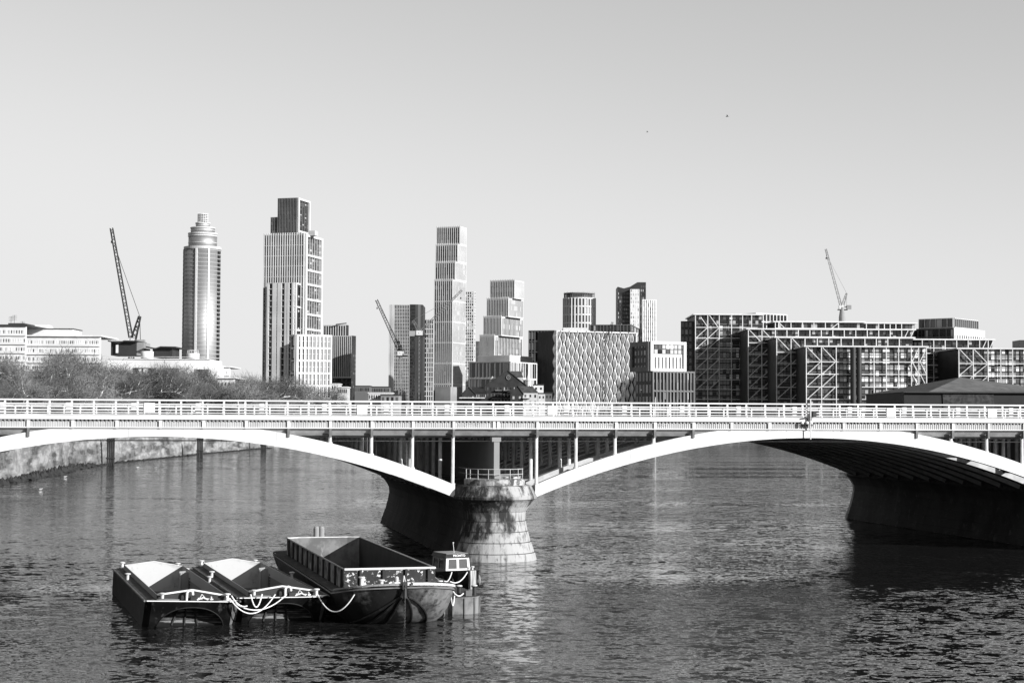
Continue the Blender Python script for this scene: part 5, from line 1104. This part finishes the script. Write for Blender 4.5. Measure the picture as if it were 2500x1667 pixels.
# ================================================================ CRANES
def crane(name, label, Y, house, tip, jibw, hy, mast=None, counter=None, tone=drk, seg=16, mastw=2.0, aframe=None):
    p = at(house[0], house[1], Y); root = empty(name, (p.x, Y, G0), label, 'crane', 'tower cranes over the building sites'); org = root.location
    t = at(tip[0], tip[1], Y); m = MB(); m.lattice(p, t, jibw, seg, jibw*.11, up=Vector((0, 1, 0)), w2=jibw*.7); m.build('jib', tone, root, org)
    if mast: m = MB(); m.lattice((p.x, Y, G0), (p.x, Y, p.z), mastw, max(4, int((p.z-G0)/mastw/1.3)), mastw*.12, up=Vector((0, 1, 0))); m.build('mast', mast, root, org)
    m = MB(); s = hy; m.box(p.x-s*.6, p.x+s*.6, Y-s*.4, Y+s*.4, p.z-s*.5, p.z+s*.4); m.build('cab', white_old, root, org)
    m = MB(); m.box(p.x-s*.9, p.x+s*1.5, Y-s*.4, Y+s*.4, p.z-s*.75, p.z-s*.5); m.build('turntable', drk, root, org)
    if counter:
        c = at(counter[0], counter[1], Y); m = MB(); m.beam((p.x, Y, p.z), (c.x, Y, c.z), s*.3); m.box(c.x-s*.6, c.x+s*.5, Y-s*.4, Y+s*.4, c.z-s*.6, c.z+s*.4); m.build('counterweight', conc_m, root, org)
    if aframe:
        a = at(aframe[0], aframe[1], Y); m = MB(); m.lattice((p.x+s*.2, Y, p.z), a, s*.7, 6, s*.09, up=Vector((0, 1, 0)), w2=s*.3); m.beam(a, (p.x+s*1.3, Y, p.z-s*.4), s*.08); m.build('a_frame', tone, root, org)
        m = MB(); k = p.lerp(t, .85); m.tube([a, k], s*.03+.04, 4); m.build('pendant_rope', tone, root, org)
    # hook
    h = p.lerp(t, .97); m = MB(); m.tube([h, h-Vector((0, 0, 4))], .08, 4); m.box(h.x-.35, h.x+.35, Y-.3, Y+.3, h.z-5, h.z-4); m.build('hook_block', drk, root, org)
    return root
crane('luffing_crane', 'leftmost dark lattice luffing crane leaning steeply left over the terraced building', 720, (321, 832), (272, 557), 1.6, 3.0, mast=drk, counter=(345, 836), aframe=(341, 772), seg=34)
crane('luffing_crane', 'dark crane leaning left in front of the gridded tower, white counterweight low at right', 1100, (978, 862), (919, 732), 2.2, 3.2, mast=conc_m, counter=(990, 868), aframe=(972, 832), seg=22)
crane('luffing_crane', 'crane with a white machinery deck against the dark rounded flank, jib rising right', 1085, (1024, 812), (1128, 708), 1.5, 3.4, tone=gry, mast=drk, counter=(1008, 813), aframe=(1008, 782), seg=24)
crane('luffing_crane', 'crane standing in front of the sail-clad cube with its jib up to the right', 940, (1475, 829), (1496, 786), 1.2, 1.3, mast=gry, counter=(1492, 828), aframe=(1490, 805), seg=10)
crane('luffing_crane', 'pale crane on a round mast at the right, its long jib leaning left', 1000, (2054, 750), (2016, 608), 1.3, 2.4, mast=None, counter=(2073, 749), tone=conc_m, aframe=(2067, 716), seg=24)
rc = [o for o in col.objects if o.get('label', '').startswith('pale crane on')][0]; p = at(2056, 750, 1000); m_ = MB(); m_.lathe((p.x, 1000, 0), [(2.0, G0), (2.0, p.z-6), (1.4, p.z-2), (1.2, p.z)], 14); m_.build('mast', conc_m, rc, rc.location)
p = at(1510, 962, 930); q = at(1529, 908, 930); r_ = empty('lattice_jib', (p.x, 930, G0), 'short pale lattice jib leaning against the lower right of the sail-clad cube', 'crane'); m_ = MB(); m_.lattice((p.x, 930, G0), q, 1.6, 14, .2, up=Vector((0, 1, 0))); m_.build('jib', gry, r_, r_.location)
# slender poles seen against the far buildings
for px, y0, Y, lab in ((1388, 945, 700, 'tall thin pale pole before the left columns of sails'), (1565, 952, 700, 'thin dark lamp column below the framed block'), (1600, 970, 640, 'short pale post before the dark base')):
    p = at(px, y0, Y); r_ = empty('lamp_column', (p.x, Y, 0), lab, 'pole'); m_ = MB(); m_.tube([(p.x, Y, 0), (p.x, Y, p.z)], [.22, .12], 6); m_.build('shaft', conc_l if 'pale' in lab else drk, r_, r_.location); m_ = MB(); m_.box(p.x-.3, p.x+.3, Y-.2, Y+.2, p.z, p.z+.2); m_.build('lamp_head', conc_m, r_, r_.location)
# ================================================================ TREES
bark = mat('plane_bark', .85, .3, 1.2, .85, lo2=.45, hi2=.55)
twig = [mat('bare_twigs', .24, .34, .25, .85), mat('dark_twigs', .15, .24, .25, .85)]
def make_tree(seed, H, tw, n_tw, spread=.42):
    r = random.Random(seed); tr = MB(); cr = MB(); tips = []
    def limb(p, d, L, rad, depth):
        pts = [p]; q = p.copy(); dd = d.copy(); rs = [rad]; k = 5
        for i in range(k):
            dd = (dd + Vector((r.uniform(-.28, .28), r.uniform(-.28, .28), r.uniform(-.12, .2)))).normalized(); q = q + dd*(L/k); pts.append(q.copy()); rs.append(rad*(1-.6*(i+1)/k))
            if depth >= 1: tips.append((q.copy(), dd.copy()))
        tr.tube(pts, rs, 6 if depth < 2 else 4)
        if depth < 3:
            for i in range(3 if depth else 5):
                a = r.uniform(0, 6.28); t = dd.orthogonal().normalized(); t = Matrix.Rotation(a, 3, dd) @ t
                limb(pts[r.randint(2, 5)], (dd*r.uniform(.35, .8) + t*r.uniform(.5, .95) + Vector((0, 0, .18))).normalized(), L*r.uniform(.55, .8), rs[-1]*1.05+.02, depth+1)
    limb(Vector((0, 0, 0)), Vector((r.uniform(-.06, .06), r.uniform(-.06, .06), 1)).normalized(), H*.42, H*.03, 0)
    for i in range(n_tw):
        p, d = r.choice(tips); v = Vector((r.gauss(0, 1), r.gauss(0, 1), r.gauss(.35, .8))).normalized(); v = (v + d*.6).normalized(); q = p + Vector((r.gauss(0, 1), r.gauss(0, 1), r.gauss(0, 1)))*H*.05
        L = r.uniform(.05, .11)*H; w = r.uniform(.016, .04)*(H/20)
        s = v.orthogonal().normalized(); s = Matrix.Rotation(r.uniform(0, 6.28), 3, v) @ s; e = q + v*L + Vector((r.uniform(-.3, .3), r.uniform(-.3, .3), 0)); mid = q.lerp(e, .5) + s*L*.12
        cr.poly([q - s*w, q + s*w, mid + s*w*.8, mid - s*w*.8]); cr.poly([mid - s*w*.8, mid + s*w*.8, e])
    return tr, cr
TREES = []
for sd_, tw_ in ((11, 0), (23, 0), (37, 1), (41, 0)):
    tr, cr = make_tree(sd_, 20.0, None, 13000); o1 = tr.build('trunk', bark); o2 = cr.build('crown', twig[tw_]); TREES.append((o1, o2))
used_t = set()
def plant(x, y, H, kind, label, wide=1.0, z=G0, name='plane_tree', group='bare trees along the left embankment'):
    root = empty(name, (x, y, z), label, 'tree', group, rz=rnd.uniform(0, 6.28)); root.scale = (H/20*wide, H/20*wide, H/20)
    for o in TREES[kind]:
        c = o if kind not in used_t else o.copy()
        if kind in used_t: col.objects.link(c)
        c.parent = root
    used_t.add(kind); return root
tree_list = []     # px, top y, depth
for i in range(30):
    Y = 285 + i*15.0; tree_list.append((bank_x(Y)-5.5-rnd.uniform(0, 3), Y + rnd.uniform(-3, 3)))
k = 0; ordn = ['nearest', 'second', 'third', 'fourth', 'fifth', 'sixth', 'seventh', 'eighth', 'ninth', 'tenth', 'eleventh', 'twelfth', 'thirteenth', 'fourteenth', 'fifteenth', 'sixteenth', 'seventeenth', 'eighteenth', 'nineteenth', 'twentieth', 'twenty-first', 'twenty-second', 'twenty-third', 'twenty-fourth', 'twenty-fifth', 'twenty-sixth', 'twenty-seventh', 'twenty-eighth', 'twenty-ninth', 'thirtieth']
def top_y(px): 
    pts = [(-200, 850), (0, 862), (120, 868), (180, 856), (250, 866), (330, 884), (400, 890), (480, 897), (560, 908), (600, 908), (690, 925), (780, 950), (900, 965)]
    for (a, ya), (b_, yb) in zip(pts, pts[1:]):
        if a <= px <= b_: return ya + (yb-ya)*(px-a)/(b_-a)
    return 960
for i, (x, y) in enumerate(tree_list):
    px = 1250 + x/y*F; zt = EYE + (1018 - top_y(px))/F*y; H = (zt-G0)*rnd.uniform(.92, 1.12)
    plant(x, y, H, i % 4 if i % 5 else 2, 'bare plane tree, %s from the left along the river wall' % ordn[i], 1.15)
# second row behind, filling towards the right
sec = [(20, 420), (90, 440), (150, 470), (215, 480), (290, 520), (350, 560), (410, 590), (470, 600), (520, 620), (575, 560), (605, 600), (640, 640), (670, 700), (705, 740), (735, 760), (765, 790)]
for i, (px, Y) in enumerate(sec):
    x = (px-1250)/F*Y; zt = EYE + (1018 - top_y(px))/F*Y; plant(x, Y, (zt-G0)*rnd.uniform(1.0, 1.1), (i*3+1) % 4, 'bare tree in the back row, %s from the left, rising over the railing' % ordn[i].replace('nearest', 'first'), 1.3, group='bare trees in the back row')
for i, (px, Y, H) in enumerate(((1040, 850, 10), (1062, 845, 12), (1085, 850, 11), (1106, 855, 9))):
    plant((px-1250)/F*Y, Y, H, 3 if i % 2 else 1, 'round leafless bush, %s from the left below the slim white tower' % ['first', 'second', 'third', 'fourth'][i], 1.9, name='bush', group='bushes below the slim tower')
for i, px in enumerate((795, 818, 842, 868, 893, 918)):
    plant((px-1250)/F*830, 830, 9.5 + (i % 3), 2, 'dark bush, %s from the left below the low roofs' % ['first', 'second', 'third', 'fourth', 'fifth', 'sixth'][i], 2.0, name='bush', group='dark bushes below the low roofs')
# ================================================================ BIRDS
def bird(p, s, label, flying=True):
    m_ = MB(); r_ = MB()
    prof = [(.0, -.5), (.07, -.42), (.13, -.2), (.14, 0), (.1, .25), (.05, .42), (.09, .5), (.08, .58), (.0, .66)]
    m = MB(); n = 8
    for rr, yy in prof:
        for t in range(n): a = 2*math.pi*t/n; m.v.append((yy*s, rr*s*math.cos(a), rr*s*math.sin(a)*.9 + (.08*s if yy > .4 and not flying else 0)))
    for j in range(len(prof)-1):
        for t in range(n): m.f.append((j*n+t, j*n+(t+1) % n, (j+1)*n+(t+1) % n, (j+1)*n+t)); m.m.append(0)
    root = empty('gull', p, label, 'bird', 'gulls on the river' if not flying else 'birds in the sky'); root.rotation_euler = (0, 0, rnd.uniform(-.6, .6)); m.build('body', white if not flying else drk, root)
    for sg in (-1, 1):
        w = MB()
        if flying:
            w.poly([(.2*s, .08*sg*s, .05*s), (-.1*s, .08*sg*s, .05*s), (-.02*s, .6*sg*s, .5*s), (.2*s, .6*sg*s, .52*s)]); w.poly([(.2*s, .6*sg*s, .52*s), (-.02*s, .6*sg*s, .5*s), (-.25*s, 1.15*sg*s, .42*s)])
        else: w.poly([(.25*s, .12*sg*s, .09*s), (-.2*s, .15*sg*s, .06*s), (-.6*s, .03*sg*s, .05*s), (-.1*s, .02*sg*s, .14*s)])
        w.build('wing', drk if flying else conc_m, root)
for i, (px, py, lab) in enumerate(((99, 1193, 'white gull floating nearest the left picture edge'), (159, 1163, 'white gull floating below the weedy foot of the wall'), (336, 1140, 'white gull floating right of the nearest timber fender'), (379, 1141, 'faint white gull floating midway between two timber fenders'))):
    p = atz(px, py, 0.08); bird(p, .62, lab, False)
bird(at(1775, 285, 150), .26, 'dark bird flying high over the right-hand skyline'); bird(at(1580, 323, 210), .24, 'smaller bird flying left of and below the other')
